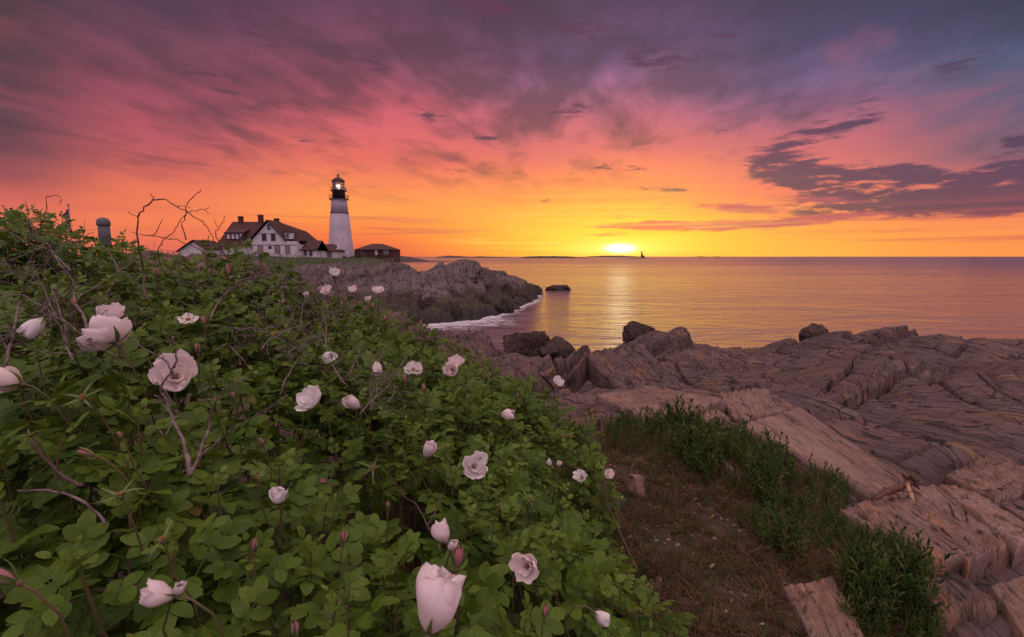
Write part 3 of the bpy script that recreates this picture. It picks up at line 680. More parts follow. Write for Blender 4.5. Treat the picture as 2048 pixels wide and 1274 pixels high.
wing('oil_house', 'small white annex with dark red hipped roof against the tower foot', 634, 672, 489.5, 501.5, 519, 133.0, 6.0,
     [(642.2,502.5,648.2,516.5,'white','door',.1,'trim',.1,False),(643.6,504.5,646.6,508.5,'shutter','door_window'),(657.4,503,662.4,513,'curtain','window',.12,'trim'),(634.6,503,639.5,516,'shutter','door')], ov=4)
def shed():
    Y = 118.0; a = P(352, 510, Y); root = empty('garage', (a.x, Y, a.z)); tag(root, 'small white gabled garage mostly hidden behind the rose hedge', 'garage')
    X = lambda px, y=Y: P(px, 495, y).x
    Z = lambda py, y=Y: P(380, py, y).z
    m = MB(); m.slab([(X(357), Y, Z(512)), (X(408), Y, Z(512)), (X(408), Y, Z(498)), (X(388), Y, Z(483)), (X(357), Y, Z(502))], (0, 8, 0)); m.build('wall', M['white'], root)
    m = MB(); p = [(X(353), Y - .5, Z(504.5)), (X(388), Y - .5, Z(481.6)), (X(388), Y + 8.5, Z(481.6)), (X(353), Y + 8.5, Z(504.5))]; m.slab(p, (0, 0, .25)); q = [(X(388), Y - .5, Z(481.6)), (X(411), Y - .5, Z(498.5)), (X(411), Y + 8.5, Z(498.5)), (X(388), Y + 8.5, Z(481.6))]; m.slab(q, (0, 0, .25)); m.build('roof', M['roof'], root)
shed()
def brick_house():
    Y = 136.0; a = P(750, 520, Y); root = empty('brick_signal_house', (a.x, Y, a.z)); tag(root, 'low red brick building with hipped roof right of the tower', 'building')
    X = lambda px, y=Y: P(px, 505, y).x
    Z = lambda py, y=Y: P(750, py, y).z
    m = MB(); m.box(X(712), X(785.5), Y, Y + 9, Z(526), Z(498)); m.build('wall', M['brick'], root)
    zr = P(750, 487.5, Y + 4.5).z; m = MB(); e = [(X(709.5), Y - .5, Z(499)), (X(788), Y - .5, Z(499)), (X(788), Y + 9.5, Z(499)), (X(709.5), Y + 9.5, Z(499))]
    m.add(e + [(X(735), Y + 4.5, zr), (X(757), Y + 4.5, zr)], [(0,1,5,4),(1,2,5),(2,3,4,5),(3,0,4),(3,2,1,0)]); m.build('roof', M['roof'], root)
    win(715.5, 501.5, 727, 519, Y, root, 'dark', 'door'); win(750, 500.6, 755, 509.6, Y, root, 'white', 'window', .1, 'trim'); win(768.6, 501.8, 775.4, 508, Y, root, 'dark', 'window', .1, 'white')
    m = MB(); m.box(X(706.5), X(711.6), Y + 1, Y + 4, Z(524), Z(498.5)); m.build('porch', M['brick'], root)
brick_house()

def rail_fence(name, label, pts, Y0, h, n, rails=(.35, .7, 1.0), mat='rail', r=.05):
    """pts = (px, py of the ground, depth)"""
    P3 = [P(*p) for p in pts]; root = empty(name, P3[0]); tag(root, label, 'fence')
    L = [0]
    for i in range(1, len(P3)): L.append(L[-1] + (P3[i] - P3[i-1]).length)
    def at(t):
        d = t * L[-1]
        for i in range(1, len(P3)):
            if d <= L[i] + 1e-6: return P3[i-1].lerp(P3[i], (d - L[i-1]) / (L[i] - L[i-1]))
        return P3[-1]
    for i in range(n):
        p = at(i / (n - 1)); m = MB(); m.box(p.x - r, p.x + r, p.y - r, p.y + r, p.z - .6, p.z + h); m.build('post', M[mat], root)
    for q in rails:
        m = MB(); m.tube([at(i / 24) + Vector((0, -r - .02, h * q - .06)) for i in range(25)], r * .75, 4); m.build('rail', M[mat], root)
rail_fence('rail_fence', 'weathered rail fence along the lawn edge before the keeper house', [(470,511,118),(508,514,118),(540,515,118),(575,518,119),(610,522,120),(650,526,121),(690,528.5,122)], 118, 1.15, 26)
rail_fence('post_rail_fence', 'pale low rail fence on the cliff top below the brick building', [(700,529,116),(730,529,112),(760,527,108),(785,524,104)], 110, .8, 10, mat='rail')
rail_fence('lawn_fence', 'thin rail fence against the sky left of the garage', [(270,512,96),(300,511,96),(330,511,97),(360,512,98)], 96, 1.0, 9)

# flag drooping from its pole, beyond the hedge
def flag():
    Y = 46.0; b = P(141, 520, Y); root = empty('flagpole', b); tag(root, 'flagpole behind the hedge with a limp striped flag', 'flagpole')
    t = P(136.5, 411, Y); m = MB(); m.tube([(t.x, Y, b.z), (t.x, Y, t.z)], .05, 6); m.lathe((t.x, Y, t.z), [(.02, -.02), (.09, .04), (.09, .12), (.02, .18)], 8); m.build('pole', M['rail'], root)
    m, nt, bb = newmat('striped_flag'); uv = nt.nodes.new('ShaderNodeTexCoord'); u, v, _ = xyz(nt, uv.outputs['UV'])
    st = ((v * 6.5).frac()).step(.46, .54); c = mixc(nt, st, (.30, .02, .025, 1), (.5, .42, .45, 1))
    can = u.step(.42, .40) * v.step(.45, .47); c = mixc(nt, can, c, (.02, .02, .08, 1))
    stn = (((u * 14).frac() - .5).abs() + ((v * 16).frac() - .5).abs()).step(.22, .12) * can; c = mixc(nt, stn, c, (.5, .42, .45, 1))
    nt.links.new(c, bb.inputs['Base Color']); bb.inputs['Roughness'].default_value = .8
    n1, n2 = 26, 22; V = []; UV = []
    for i in range(n2):
        v = i / (n2 - 1)
        for j in range(n1):
            u = j / (n1 - 1); wid = .95 * (1 - v) ** .7 * u + .02; drop = 1.75 * u ** 1.4 * (.5 + .3 * (1 - v))
            top = t.z - .35 - (1 - v) * 1.35 - drop
            x = t.x + (-.32 * math.sin(u * 2.4) + .45 * u * u * (1.2 - v)) ; y = Y - .08 + .17 * math.sin(u * 14 + v * 3) * min(1, u * 4)
            V.append((x, y, top)); UV.append((u, v))
    me = np_mesh('flag', np.array(V), grid_faces(n2, n1), uv=np.array(UV)); link('flag', me, m, root, True)
flag()
# domed stone pillar standing in the hedge
def pillar():
    Y = 9.0; c = P(212, 500, Y); k = Y / 1000 * 1.0; root = empty('domed_pillar', c); tag(root, 'grey pillar with a round domed cap rising behind the hedge', 'pillar')
    H = lambda py: P(212, py, Y).z - c.z
    mt = simple('grey_granite', (.13, .12, .15), .7, .35, 18, bd=.01)
    m = MB(); m.lathe(c, [(10.2*k, -.8), (10.0*k, H(470)), (9.6*k, H(451))], 28); m.build('shaft', mt, root, True)
    m = MB(); m.lathe(c, [(10.6*k, H(451.5)), (11.4*k, H(450)), (11.5*k, H(447)), (11.2*k, H(444)), (10.2*k, H(440.4)), (8.2*k, H(437.4)), (5*k, H(435.5)), (1.5*k, H(434.9))], 28); m.build('cap', mt, root, True)
pillar()

# far reef tower, buoy
def reef_light():
    Y = 1890.0; c = P(1283.5, 513.5, Y); root = empty('reef_lighthouse', c); tag(root, 'tiny grey lighthouse alone on the low reef beside the sun', 'lighthouse')
    k = Y / 1000; mt = simple('grey_tower', (.06, .045, .04), .8, .3, .2)
    H = lambda py: P(1283.5, py, Y).z - c.z
    m = MB(); m.lathe(c, [(2.2*k, -3), (2.1*k, 0), (1.25*k, H(505.8)), (1.6*k, H(505.2)), (1.6*k, H(504.6))], 14); m.build('tower', mt, root)
    m = MB(); m.lathe(c, [(.9*k, H(504.6)), (.9*k, H(502.6)), (1.2*k, H(502.4)), (.1*k, H(501))], 10); m.build('lantern_room', M['black'], root)
    m = MB(); b = c + Vector((2.2 * k, 0, 0)); m.box(b.x, b.x + 5.5, Y - 3, Y + 3, c.z - 3, c.z + 5); m.build('annex', mt, root)
    Y = 1500.0; c = P(1947, 515.5, Y); m = MB(); m.lathe((c.x, Y, 0), [(1.2, -.5), (1.2, .9), (.5, 1.2), (.35, 4.5), (.6, 4.7), (.05, 5.4)], 10)
    tag(m.build('channel_buoy', M['black']), 'tiny dark buoy standing up on the far sea at the right', 'buoy')
reef_light()
# ================================================================ single rocks, slabs and boulders
def cast(px, py, off=.1, f=None):
    """where the sight line of a photo point meets the bank (mean surface + off)"""
    f = f or (lambda x, y: float(near_base(np.array([x]), np.array([y]))[0]))
    d = P(px, py, 1.0) - Vector((0, 0, EYE)); Y = .5
    while Y < 60:
        if EYE + d.z * Y < f(d.x * Y, Y) + off: break
        Y *= 1.012
    return Vector((d.x * Y, Y, EYE + d.z * Y))
def slab_rock(label, pts, thick=.5, nu=150, nv=70, off=.12, sd=0, name='rock_slab', mat='slab', amp=1.0, group=None, tilt=0.0):
    """pts: A,B far edge left/right, C,D near edge right/left; grain runs from far to near"""
    A, B, C, D = [cast(*p, off=off) if len(p) == 2 else P(*p) for p in pts]
    zt = [A.z, B.z, C.z, D.z]
    tu = np.r_[0, 0, 0, np.linspace(0, 1, nu), 1, 1, 1]; tv = np.r_[0, 0, 0, np.linspace(0, 1, nv), 1, 1, 1]
    du = np.r_[thick, thick*.5, .06, np.zeros(nu), .06, thick*.5, thick]; dv = np.r_[thick, thick*.5, .06, np.zeros(nv), .06, thick*.5, thick]
    U, V = np.meshgrid(tu, tv, indexing='ij'); DU, DV = np.meshgrid(du, dv, indexing='ij'); DN = np.maximum(DU, DV)
    a, b, c, d = [np.array(q) for q in (A, B, C, D)]
    W = ((a[None, None] * (1 - V[..., None]) + b * V[..., None]) * (1 - U[..., None]) + (d * (1 - V[..., None]) + c * V[..., None]) * U[..., None])
    L = (Vector(a) - Vector(d)).length; Wd = (Vector(a) - Vector(b)).length
    s, t = U * L, V * Wd
    e = .02
    ed = np.minimum(np.minimum(s, L - s), np.minimum(t, Wd - t)); z = -.05 * (1 - np.clip(ed / e, 0, 1)) ** 2
    # strata steps across the grain and fine streaks along it
    q = t / .17 + .22 * gn(s * .4, t * 2, sd + 1) + sd * 1.3; iq = np.floor(q); fq = q - iq
    z = z + amp * (.032 * (hash01(iq, 0, 0, sd + 2) - .5) + .02 * (fq - .5) - .04 * np.exp(-((np.minimum(fq, 1 - fq)) / .06) ** 2) * (hash01(iq, 3, 0, sd) > .35))
    q = t / .045 + .25 * gn(s * .8, t * 6, sd + 4); iq = np.floor(q)
    z = z + amp * (.006 * (hash01(iq, np.floor(s / .35 + hash01(iq, 1, 1, sd) * 5), 0, sd + 3) - .5) + .010 * gn(s * 2.5, t * 40, sd + 5) + .014 * fbm(s * 1.6, t * 4, 3, sd + 6) + .006 * fbm(s * 14, t * 40, 2, sd + 8))
    ck = s / .8 + .5 * gn(t * 3, s, sd + 7); z = z - .03 * np.exp(-((ck - np.round(ck)) / .02) ** 2) * (hash01(np.round(ck), 0, 0, sd + 12) > .5)
    W[..., 2] += z - DN
    side = DN > .02
    W[..., 0] += .035 * gn(s * 3, t * 3, sd + 21) + side * .02 * gn(s * 9, DN * 12, sd + 23); W[..., 1] += .035 * gn(s * 3 + 9, t * 3, sd + 22) + side * .02 * gn(t * 9, DN * 12, sd + 24)
    me = np_mesh(name, W.reshape(-1, 3), grid_faces(*U.shape)[:, ::-1], attrs={'along': s.ravel() + sd * 3.1, 'across': t.ravel() + sd * 7.7}); o = link(name, me, M[mat])
    tag(o, label, 'rock', group); return o
M['ridge'] = rock_mat('ridge_rock', (.085, .052, .054), (.17, .108, .105), (.24, .12, .06), 1.2, crk=.8, own=True, bs=.7, bd=.05)
M['darkslab'] = rock_mat('stone_rock', (.16, .092, .080), (.24, .15, .13), (.32, .15, .07), 2.0, crk=.2, bs=.6, bd=.02)
G = 'rock slabs breaking out of the turf'
slab_rock('long pinkish rock slab with an orange ridge, above the dark herbs', [(1485,848),(1600,812),(1812,958),(1742,990)], .55, 240, 110, off=.14, sd=1, group=G)
slab_rock('reddish slab ending in a rounded nose beside the driftwood log', [(1676,1018),(1768,984),(1945,1112),(1815,1115)], .5, 190, 100, off=.13, sd=2, group=G)
slab_rock('broad grey brown slab running down from the driftwood tip', [(1770,988),(1872,970),(2030,1098),(1940,1118)], .5, 190, 100, off=.16, sd=3, group=G)
slab_rock('pale slab with a deep groove, reaching the right edge of the picture', [(1874,970),(1930,975),(2120,1085),(2034,1098)], .5, 190, 80, off=.13, sd=4, group=G)
slab_rock('narrow tan slab at the far right of the parallel slabs', [(1934,978),(1985,992),(2180,1062),(2125,1084)], .5, 150, 60, off=.08, sd=5, group=G)
slab_rock('tapering grey slab just below the dark hollow at the right', [(1812,1106),(1878,1088),(1985,1205),(1880,1235)], .5, 170, 80, off=.1, sd=6, group=G)
slab_rock('flat brown slab lying in the dry soil at the bottom edge', [(1560,1168),(1668,1146),(1752,1300),(1640,1325)], .35, 170, 90, off=.06, sd=7, amp=.6, group=G)
slab_rock('thin sliver of grey stone poking out of the herbs', [(1420,908),(1440,900),(1494,948),(1480,956)], .2, 60, 30, off=.08, sd=9, amp=.6, group=G)
slab_rock('little pointed stone at the top edge of the herbs', [(1384,822),(1425,808),(1462,836),(1405,842)], .25, 60, 40, off=.1, sd=10, amp=.7, group=G)
slab_rock('ribbed grey brown slab across the shadowed gully at the right', [(1890,950),(1985,903),(2110,955),(1990,1000)], .6, 150, 120, off=.15, sd=11, group=G)
slab_rock('pinkish ledge with a sharp front step above the herbs', [(1190,792),(1300,772),(1455,800),(1300,842)], .6, 130, 190, off=.15, sd=12, amp=1.3, group=G)
slab_rock('smooth pink ledge left of the long slab', [(1440,785),(1530,775),(1590,815),(1470,840)], .6, 100, 100, off=.1, sd=13, amp=1.2, group=G)
slab_rock('weathered slab in the bottom right corner behind the grass tuft', [(1975,1170),(2050,1150),(2200,1280),(2060,1310)], .4, 120, 90, off=.05, sd=14, group=G)
slab_rock('tilted ribbed block with dark slots below it, on the rocky ridge', [(1165,706,12.6),(1285,690,12.9),(1372,778,10.4),(1235,775,10.2)], 1.2, 160, 190, sd=15, amp=2.2, name='rock_block', mat='ridge')

def rock_lump(name, label, c, size, seed, mat, planes=26, sub=5, group=None, rough=.06, sq=1.0):
    rnd = random.Random(seed); bm = bmesh.new(); bmesh.ops.create_icosphere(bm, subdivisions=sub, radius=1)
    v = np.array([x.co[:] for x in bm.verts]); fcs = np.array([[q.index for q in f.verts] for f in bm.faces]); bm.free()
    rr = np.full(len(v), 1.25)
    for _ in range(planes):
        n = Vector((rnd.gauss(0, 1), rnd.gauss(0, 1), rnd.gauss(0, .8) + .25)).normalized(); d = rnd.uniform(.72, 1.0)
        k = v @ np.array(n); rr = np.where(k > .05, np.minimum(rr, d / np.maximum(k, .05)), rr)
    p = v * rr[:, None]
    def n3(f, s): return (fbm(p[:, 0]*f, p[:, 1]*f + p[:, 2]*f*.6, 4, s) + fbm(p[:, 2]*f, p[:, 0]*f*.7 - p[:, 1]*f, 4, s + 9)) * .5
    st = p[:, 0] * .5 + p[:, 2] * 1.0; q = st * 6 + n3(1.2, seed); f = q - np.floor(q)
    p = p * (1 + rough * 2 * n3(2.2, seed + 3) + rough * (f - .5) + rough * .8 * n3(7, seed + 5))[:, None]
    p = p * np.array(size) + np.array(c)
    o = link(name, np_mesh(name, p, fcs), M[mat]); tag(o, label, 'rock', group); return o
def lump_px(name, label, px0, px1, pyt, pyb, Y, depth, seed, mat='darkrock', **k):
    a, b = P(px0, pyb, Y), P(px1, pyb, Y); t = P((px0+px1)/2, pyt, Y); h = (t.z - a.z) * (.8 if mat == 'headland' else 1); w = b.x - a.x
    return rock_lump(name, label, ((a.x+b.x)/2, Y, a.z), (w/2, depth/2, h), seed, mat, **k)
lump_px('shore_boulder', 'large dark wet boulder at the water edge, left of the rocky ridge', 1002, 1105, 652, 706, 38, 5, 3)
lump_px('shore_boulder', 'lower dark boulder against the right flank of the large wet one', 1075, 1152, 672, 704, 37, 4, 4)
lump_px('shore_boulder', 'pointed dark rock showing behind the ridge, in front of the glowing water', 1240, 1318, 640, 676, 29, 2.6, 8)
lump_px('shore_boulder', 'small black rock behind the dip in the ridge', 1598, 1660, 650, 676, 30, 2.2, 6)
lump_px('tidal_rock', 'low dark rock alone in the water off the headland', 1087, 1143, 568, 579.5, 120, 4, 7)
lump_px('tidal_rock', 'dark rock at the very tip of the headland', 1052, 1078, 566, 580, 116, 5, 9)
lump_px('ledge_block', 'pale cracked ledge between the rose bushes and the dark boulder', 925, 1000, 658, 730, 32, 5, 12, mat='shore', sq=.6, rough=.04)
# blocks of the headland crest
for i, (a, b, t, bt, Y, d, lab) in enumerate(((782,804,514,570,89,3.2,'tall split rock pillar on the headland, right of the brick building'),(800,832,526,572,90,4,'flat topped rock leaning on the tall pillar'),
      (826,850,532,580,88,4,'low broken rock at the edge of the notch in the headland'),(858,884,529,566,82,4,'square rock at the left end of the outer crest'),(905,955,519,560,81,6,'highest rounded rock on the outer headland'),
      (945,990,530,575,82,5,'sloping rock right of the highest crest'),(985,1035,547,590,86,6,'dark sloping rock towards the headland tip'),(878,925,560,606,72,4,'dark overhanging rock above the foam'),
      (935,985,575,622,72,4,'mossy rounded boulder at the foot of the headland'),(985,1030,585,632,72,4,'greenish boulder beside the mossy one at the waterline'),(830,880,572,626,66,4,'black wet rock in the shadowed recess'),
      (1020,1062,572,612,88,5,'brown rock sloping into the sea near the tip'),(880,930,600,640,64,3,'low weedy rock just behind the foam'))):
    lump_px('headland_rock', lab, a, b, t, bt, Y, d, 40 + i, mat='headland', group='rocks of the headland', sub=5, rough=.09)

_c = cast(1273, 990, .0)
rock_lump('stone', 'small wedge shaped stone lying beside the rose bushes', (_c.x, _c.y + .05, _c.z), (.085, .16, .13), 77, 'darkslab', planes=22, sub=5, rough=.035)

# driftwood
def driftwood():
    root = empty('driftwood_log', cast(1790, 980, .15)); tag(root, 'red brown driftwood log with a gnarled root end and a pale splintered branch', 'driftwood')
    m, nt, b = newmat('driftwood_bark'); g = nt.nodes.new('ShaderNodeNewGeometry'); n = noise(nt, g.outputs['Position'], 40, 5, .7)
    nt.links.new(mixc(nt, n.step(.35, .65), (.14, .045, .025, 1), (.05, .018, .012, 1)), b.inputs['Base Color']); b.inputs['Roughness'].default_value = .6; bump(nt, b, n, .6, .01)
    m2 = simple('splintered_wood', (.50, .27, .17), .8, .5, 45, bd=.004, c2=(.12, .05, .03))
    Y = 4.25; a, c = cast(1752, 999, .24), cast(1822, 962, .34)
    pts = [a.lerp(c, t) + Vector((0, 0, .012 * math.sin(t * 5))) for t in np.linspace(0, 1, 14)]; rad = [.008 + .016 * min(1, t * 3) + .005 * math.sin(t * 23) for t in np.linspace(0, 1, 14)]
    mb = MB(); mb.tube(pts, rad, 12); mb.build('log', m, root, True)
    mb = MB(); rnd = random.Random(5)
    for i in range(11):
        d = Vector((rnd.uniform(-.6, 1), rnd.uniform(-.6, .6), rnd.uniform(-.5, .8))).normalized(); l = rnd.uniform(.04, .08)
        mb.tube([c - d * .01, c + d * l * .5 + Vector((0, 0, .006)), c + d * l], [.026, .018, .006], 7)
    mb.build('root_end', m, root, True)
    q = [cast(1814, 966, .36), cast(1820, 985, .34), cast(1826, 1003, .32), cast(1832, 1020, .29), cast(1841, 1036, .26)]
    mb = MB(); mb.tube(q, [.012, .018, .015, .012, .005], 9); mb.tube([q[1], cast(1812, 1000, .28), cast(1818, 1012, .25)], [.012, .008, .003], 6); mb.tube([q[2], cast(1836, 1008, .28)], [.01, .004], 6); mb.build('branch', m2, root, True)
driftwood()
# ================================================================ wild rose hedge
rng = np.random.default_rng(11)
bp = [(0,1290,.50),(300,1290,.56),(600,1290,.60),(900,1290,.58),(1100,1290,.72),(1250,1290,1.0),(1400,1290,1.3),(1330,1200,1.5),
 (-200,1290,.5),(0,1100,.58),(300,1100,.68),(600,1100,.78),(880,1090,.78),(1080,1100,1.15),(1200,1110,1.55),(1290,1120,1.75),
 (-200,1000,.7),(0,950,.74),(300,950,.90),(600,950,1.05),(900,950,1.2),(1100,950,1.75),(1215,960,2.25),
 (-200,820,.9),(0,800,.95),(300,800,1.15),(600,800,1.4),(900,810,1.9),(1080,820,2.7),(1170,810,3.1),
 (0,700,1.25),(200,700,1.1),(350,700,1.35),(600,700,1.9),(780,715,2.5),(900,720,3.1),(1000,740,3.4),(1090,775,3.3),
 (-200,620,1.6),(0,610,1.7),(150,620,1.5),(330,620,1.7),(500,630,2.1),(700,630,3.2),(790,650,3.8),(880,680,4.0),(960,715,3.8),
 (-200,520,2.2),(0,510,2.1),(200,520,2.3),(400,535,2.3),(520,545,2.9),(620,590,3.4),(720,590,4.1),(775,610,4.3),
 (-200,460,2.7),(-60,418,2.8),(40,418,2.7),(120,432,2.8),(200,446,3.0),(245,460,3.0),(300,476,3.0),(340,513,2.8),(430,513,2.8),(500,512,3.0),(560,535,3.3)]
bpts = []; bval = []
for a in bp: p = P(*a); bpts.append((p.x / p.y, math.log(p.y))); bval.append(p.z - EYE)
for px, z, Y in ((1530,-1.6,1.45),(1620,-1.65,1.3),(1400,-1.62,1.95),(1290,-1.62,2.4),(1270,-1.6,2.9),(1250,-1.6,3.4),(1180,-1.5,3.9),(1060,-1.4,4.3),(940,-1.3,4.9),(820,-1.2,5.3),(700,-.9,5.4),(560,-.7,4.8),(420,-.5,4.2),(300,-.3,4.4),(100,0,4.4),(-200,.1,4.4),
                 (0,-.55,.3),(600,-.6,.3),(1100,-.75,.35),(1300,-.95,.6),(1600,-1.6,.6)):
    bpts.append(((px - 1024) / 1000, math.log(Y))); bval.append(z)
BF = tps(bpts, bval, lam=1e-3, c=.1)
def BH(x, y):
    x = np.asarray(x, float); y = np.asarray(y, float)
    return BF(x / y, np.log(y)) + (.11 * gn(x * 2.4, y * 2.4, 77) + .075 * gn(x * 5.0, y * 5.0, 78)) * np.clip(y / 1.5, .35, 1)
BED = [(0,415,2.9),(180,450,3.05),(230,454,3.05),(300,478,3.1),(335,512,2.9),(430,500,2.95),(560,528,3.5),(610,560,3.8),(700,566,4.3),(775,592,4.7),(800,630,4.6),(870,662,4.5),(930,698,4.4),(1000,722,4.1),(1100,765,3.7),(1180,800,3.4),(1215,890,2.75),(1238,960,2.4),(1262,1040,2.05),(1320,1110,1.8),(1430,1235,1.55),(1500,1330,1.35)]
BEDP = [((px - 1024) / 1000 * Y, Y) for px, py, Y in BED]
BEDP = [(-5.2, 3.0)] + BEDP + [(.62, .3), (-1.6, .3), (-3.2, 1.6)]

# ---- leaf templates
def leaflet(nl, nw, rs):
    v = np.linspace(0, 1, nl + 1); u = np.linspace(-1, 1, nw + 1)
    V, U = np.meshgrid(v, u, indexing='ij'); w = .325 * np.sin(np.pi * V ** .95) ** .62 * (1 - .08 * V)
    if nl > 4: w = w * (1 + .05 * np.where(np.arange(nl + 1) % 2, 1, -1))[:, None] * 1.0
    cv = rs.uniform(.1, .35); fold = rs.uniform(.15, .5)
    x = V; y = U * w; z = -cv * V ** 2 + fold * np.abs(y) - .12 * np.abs(U) ** 3 * w * 2 + rs.uniform(-.04, .04) * np.sin(V * 7) 
    return np.stack([x, y, z], -1).reshape(-1, 3), grid_faces(nl + 1, nw + 1), np.stack([U * .5 + .5, V], -1).reshape(-1, 2)
def rot(axis, a):
    return np.array(Matrix.Rotation(a, 3, Vector(axis)))
def frame(d, up=(0, 0, 1)):
    d = Vector(d).normalized(); s = Vector(up).cross(d); s = s.normalized() if s.length > 1e-3 else Vector((0, 1, 0)); n = d.cross(s)
    return np.array([d, s, n]).T          # columns: x along d, y side, z normal
def compound(nl, nw, rs, n_pairs=3):
    """a pinnate rose leaf: leaflets in pairs and one at the end, length 1"""
    parts = []; cur = rs.uniform(.1, .5)
    def rach(t): return np.array([t, 0, .18 * t - cur * t * t])
    for i in range(n_pairs):
        t = .34 + .24 * i + rs.uniform(-.02, .02)
        for s in (-1, 1):
            L = (.36, .42, .42)[i] * rs.uniform(.88, 1.1); lv, lf, lu = leaflet(nl, nw, rs)
            M3 = rot((0, 0, 1), s * rs.uniform(.85, 1.2)) @ rot((1, 0, 0), s * rs.uniform(-.1, .45)) @ rot((0, 1, 0), rs.uniform(-.2, .2))
            parts.append((lv * L @ M3.T + rach(t), lf, lu))
    lv, lf, lu = leaflet(nl, nw, rs); M3 = rot((0, 1, 0), .5 * cur + rs.uniform(-.1, .3)); parts.append((lv * .46 @ M3.T + rach(.86), lf, lu))
    # the leaf stalk as a slim strip
    t = np.linspace(0, .9, 5); c = np.array([rach(a) for a in t]); wv = np.linspace(.016, .008, 5)
    V = np.concatenate([c + np.c_[0*t, wv, -.005+0*t], c + np.c_[0*t, -wv, -.005+0*t]]).reshape(2, 5, 3).transpose(1, 0, 2).reshape(-1, 3)
    parts.append((V, grid_faces(5, 2), np.full((10, 2), .5)))
    return parts
def shoot(nl, nw, seed, nleaf=9):
    rs = np.random.default_rng(seed); parts = []
    for k in range(nleaf):
        q = k / (nleaf - 1); az = k * 2.4 + rs.uniform(-.3, .3); el = R(72) * (1 - q) + R(-2) * q + rs.uniform(-.2, .2)
        L = (.045 + .062 * min(1, q * 1.8)) * rs.uniform(.85, 1.15)
        d = (math.cos(az) * math.cos(el), math.sin(az) * math.cos(el), math.sin(el)); Fm = frame(d)
        base = np.array([0, 0, -.17 * q ** 1.2])
        young = max(0, 1 - q * 3)
        for lv, lf, lu in compound(nl, nw, rs, 3 if q > .15 else 2): parts.append((lv * L @ Fm.T + base, lf, lu, rs.uniform(), young))
    V = []; Fc = []; UV = []; A = []; Y = []; I = []; b = 0
    for j, (v, f, u, r, y) in enumerate(parts):
        V.append(v); Fc.append(f + b); UV.append(u); A.append(np.full(len(v), r)); Y.append(np.full(len(v), y)); I.append(np.full(len(f), j)); b += len(v)
    I = np.concatenate(I); V = np.concatenate(V); Fc = np.concatenate(Fc)
    cen = np.array([V[Fc[I == j]].reshape(-1, 3).mean(0) for j in range(len(parts))])
    return dict(V=V, F=Fc, UV=np.concatenate(UV), A=np.concatenate(A), Y=np.concatenate(Y), I=I, cen=cen)
NEAR_T = [shoot(8, 4, 100 + i, 9) for i in range(7)]; MID_T = [shoot(4, 2, 200 + i, 9) for i in range(7)]; FAR_T = [shoot(3, 2, 300 + i, 9) for i in range(6)]

lm_, nt, b = newmat('rose_leaf')
tc = nt.nodes.new('ShaderNodeTexCoord'); u, v, _ = xyz(nt, tc.outputs['UV']); at = nt.nodes.new('ShaderNodeAttribute'); at.attribute_name = 'rnd'; rn = E(nt, at.outputs['Fac'])
ay = nt.nodes.new('ShaderNodeAttribute'); ay.attribute_name = 'young'; yg = E(nt, ay.outputs['Fac']); uu = (u - .5).abs() * 2
g = nt.nodes.new('ShaderNodeNewGeometry'); pn = noise(nt, g.outputs['Position'], 3.0, 3)
ve = ((v * 9 - uu * 2.4).sin().abs()).step(.0, .35); mid = uu.step(.0, .12)
c = mixc(nt, rn, (.020, .060, .006, 1), (.095, .155, .010, 1)); c = mixc(nt, (yg * .8 + pn.step(.55, .8) * .35), c, (.15, .22, .03, 1))
c = mixc(nt, rn.step(.955, .965) * .8, c, (.20, .15, .03, 1)); c = mixc(nt, (1 - ve * mid) * .16, c, (.15, .22, .05, 1)); c = mixc(nt, uu.step(.86, 1.0) * .5, c, (.22, .24, .04, 1))
nt.links.new(c, b.inputs['Base Color']); b.inputs['Roughness'].default_value = .48; b.inputs['Specular IOR Level'].default_value = .22
bn = bump(nt, b, ve * .5 + mid * .5 - uu * uu * .0, .7, .0012)
tr = nt.nodes.new('ShaderNodeBsdfTranslucent'); ms = nt.nodes.new('ShaderNodeMixShader'); ms.inputs[0].default_value = .22
nt.links.new(mixc(nt, .5, c, (.16, .2, .03, 1)), tr.inputs['Color']); nt.links.new(b.outputs[0], ms.inputs[1]); nt.links.new(tr.outputs[0], ms.inputs[2]); nt.links.new(ms.outputs[0], nt.nodes['Material Output'].inputs[0])
M['leaf'] = lm_
M['stem'] = simple('rose_stem', (.10, .09, .035), .8, .4, 30, c2=(.12, .06, .03))
M['twig'] = simple('dead_twig', (.20, .14, .145), .85, .5, 40, bd=.002, c2=(.06, .035, .04))
M['twigred'] = simple('brown_cane', (.10, .040, .034), .8, .5, 40, bd=.002, c2=(.05, .025, .025))
def petalmat(name, c1, c2, c3, t=.4):
    m, nt, b = newmat(name); tc = nt.nodes.new('ShaderNodeTexCoord'); u, v, _ = xyz(nt, tc.outputs['UV'])
    n = noise(nt, vec(nt, u * 26, v * 2, 0), 1.0, 3); g = nt.nodes.new('ShaderNodeNewGeometry'); n2 = noise(nt, g.outputs['Position'], 60, 3)
    c = mixc(nt, v.step(0, .9), (*c1, 1), (*c2, 1)); c = mixc(nt, (n.step(.4, .8) * .5 + n2.step(.5, .8) * .3), c, (*c3, 1))
    nt.links.new(c, b.inputs['Base Color']); b.inputs['Roughness'].default_value = .6; b.inputs['Sheen Weight'].default_value = .2
    bump(nt, b, n * .9 + n2 * .7, .8, .0016)
    tr = nt.nodes.new('ShaderNodeBsdfTranslucent'); ms = nt.nodes.new('ShaderNodeMixShader'); ms.inputs[0].default_value = t
    nt.links.new(c, tr.inputs['Color']); nt.links.new(b.outputs[0], ms.inputs[1]); nt.links.new(tr.outputs[0], ms.inputs[2]); nt.links.new(ms.outputs[0], nt.nodes['Material Output'].inputs[0])
    return m
M['petal'] = petalmat('blush_petal', (.88, .70, .66), (.92, .80, .81), (.86, .62, .68))
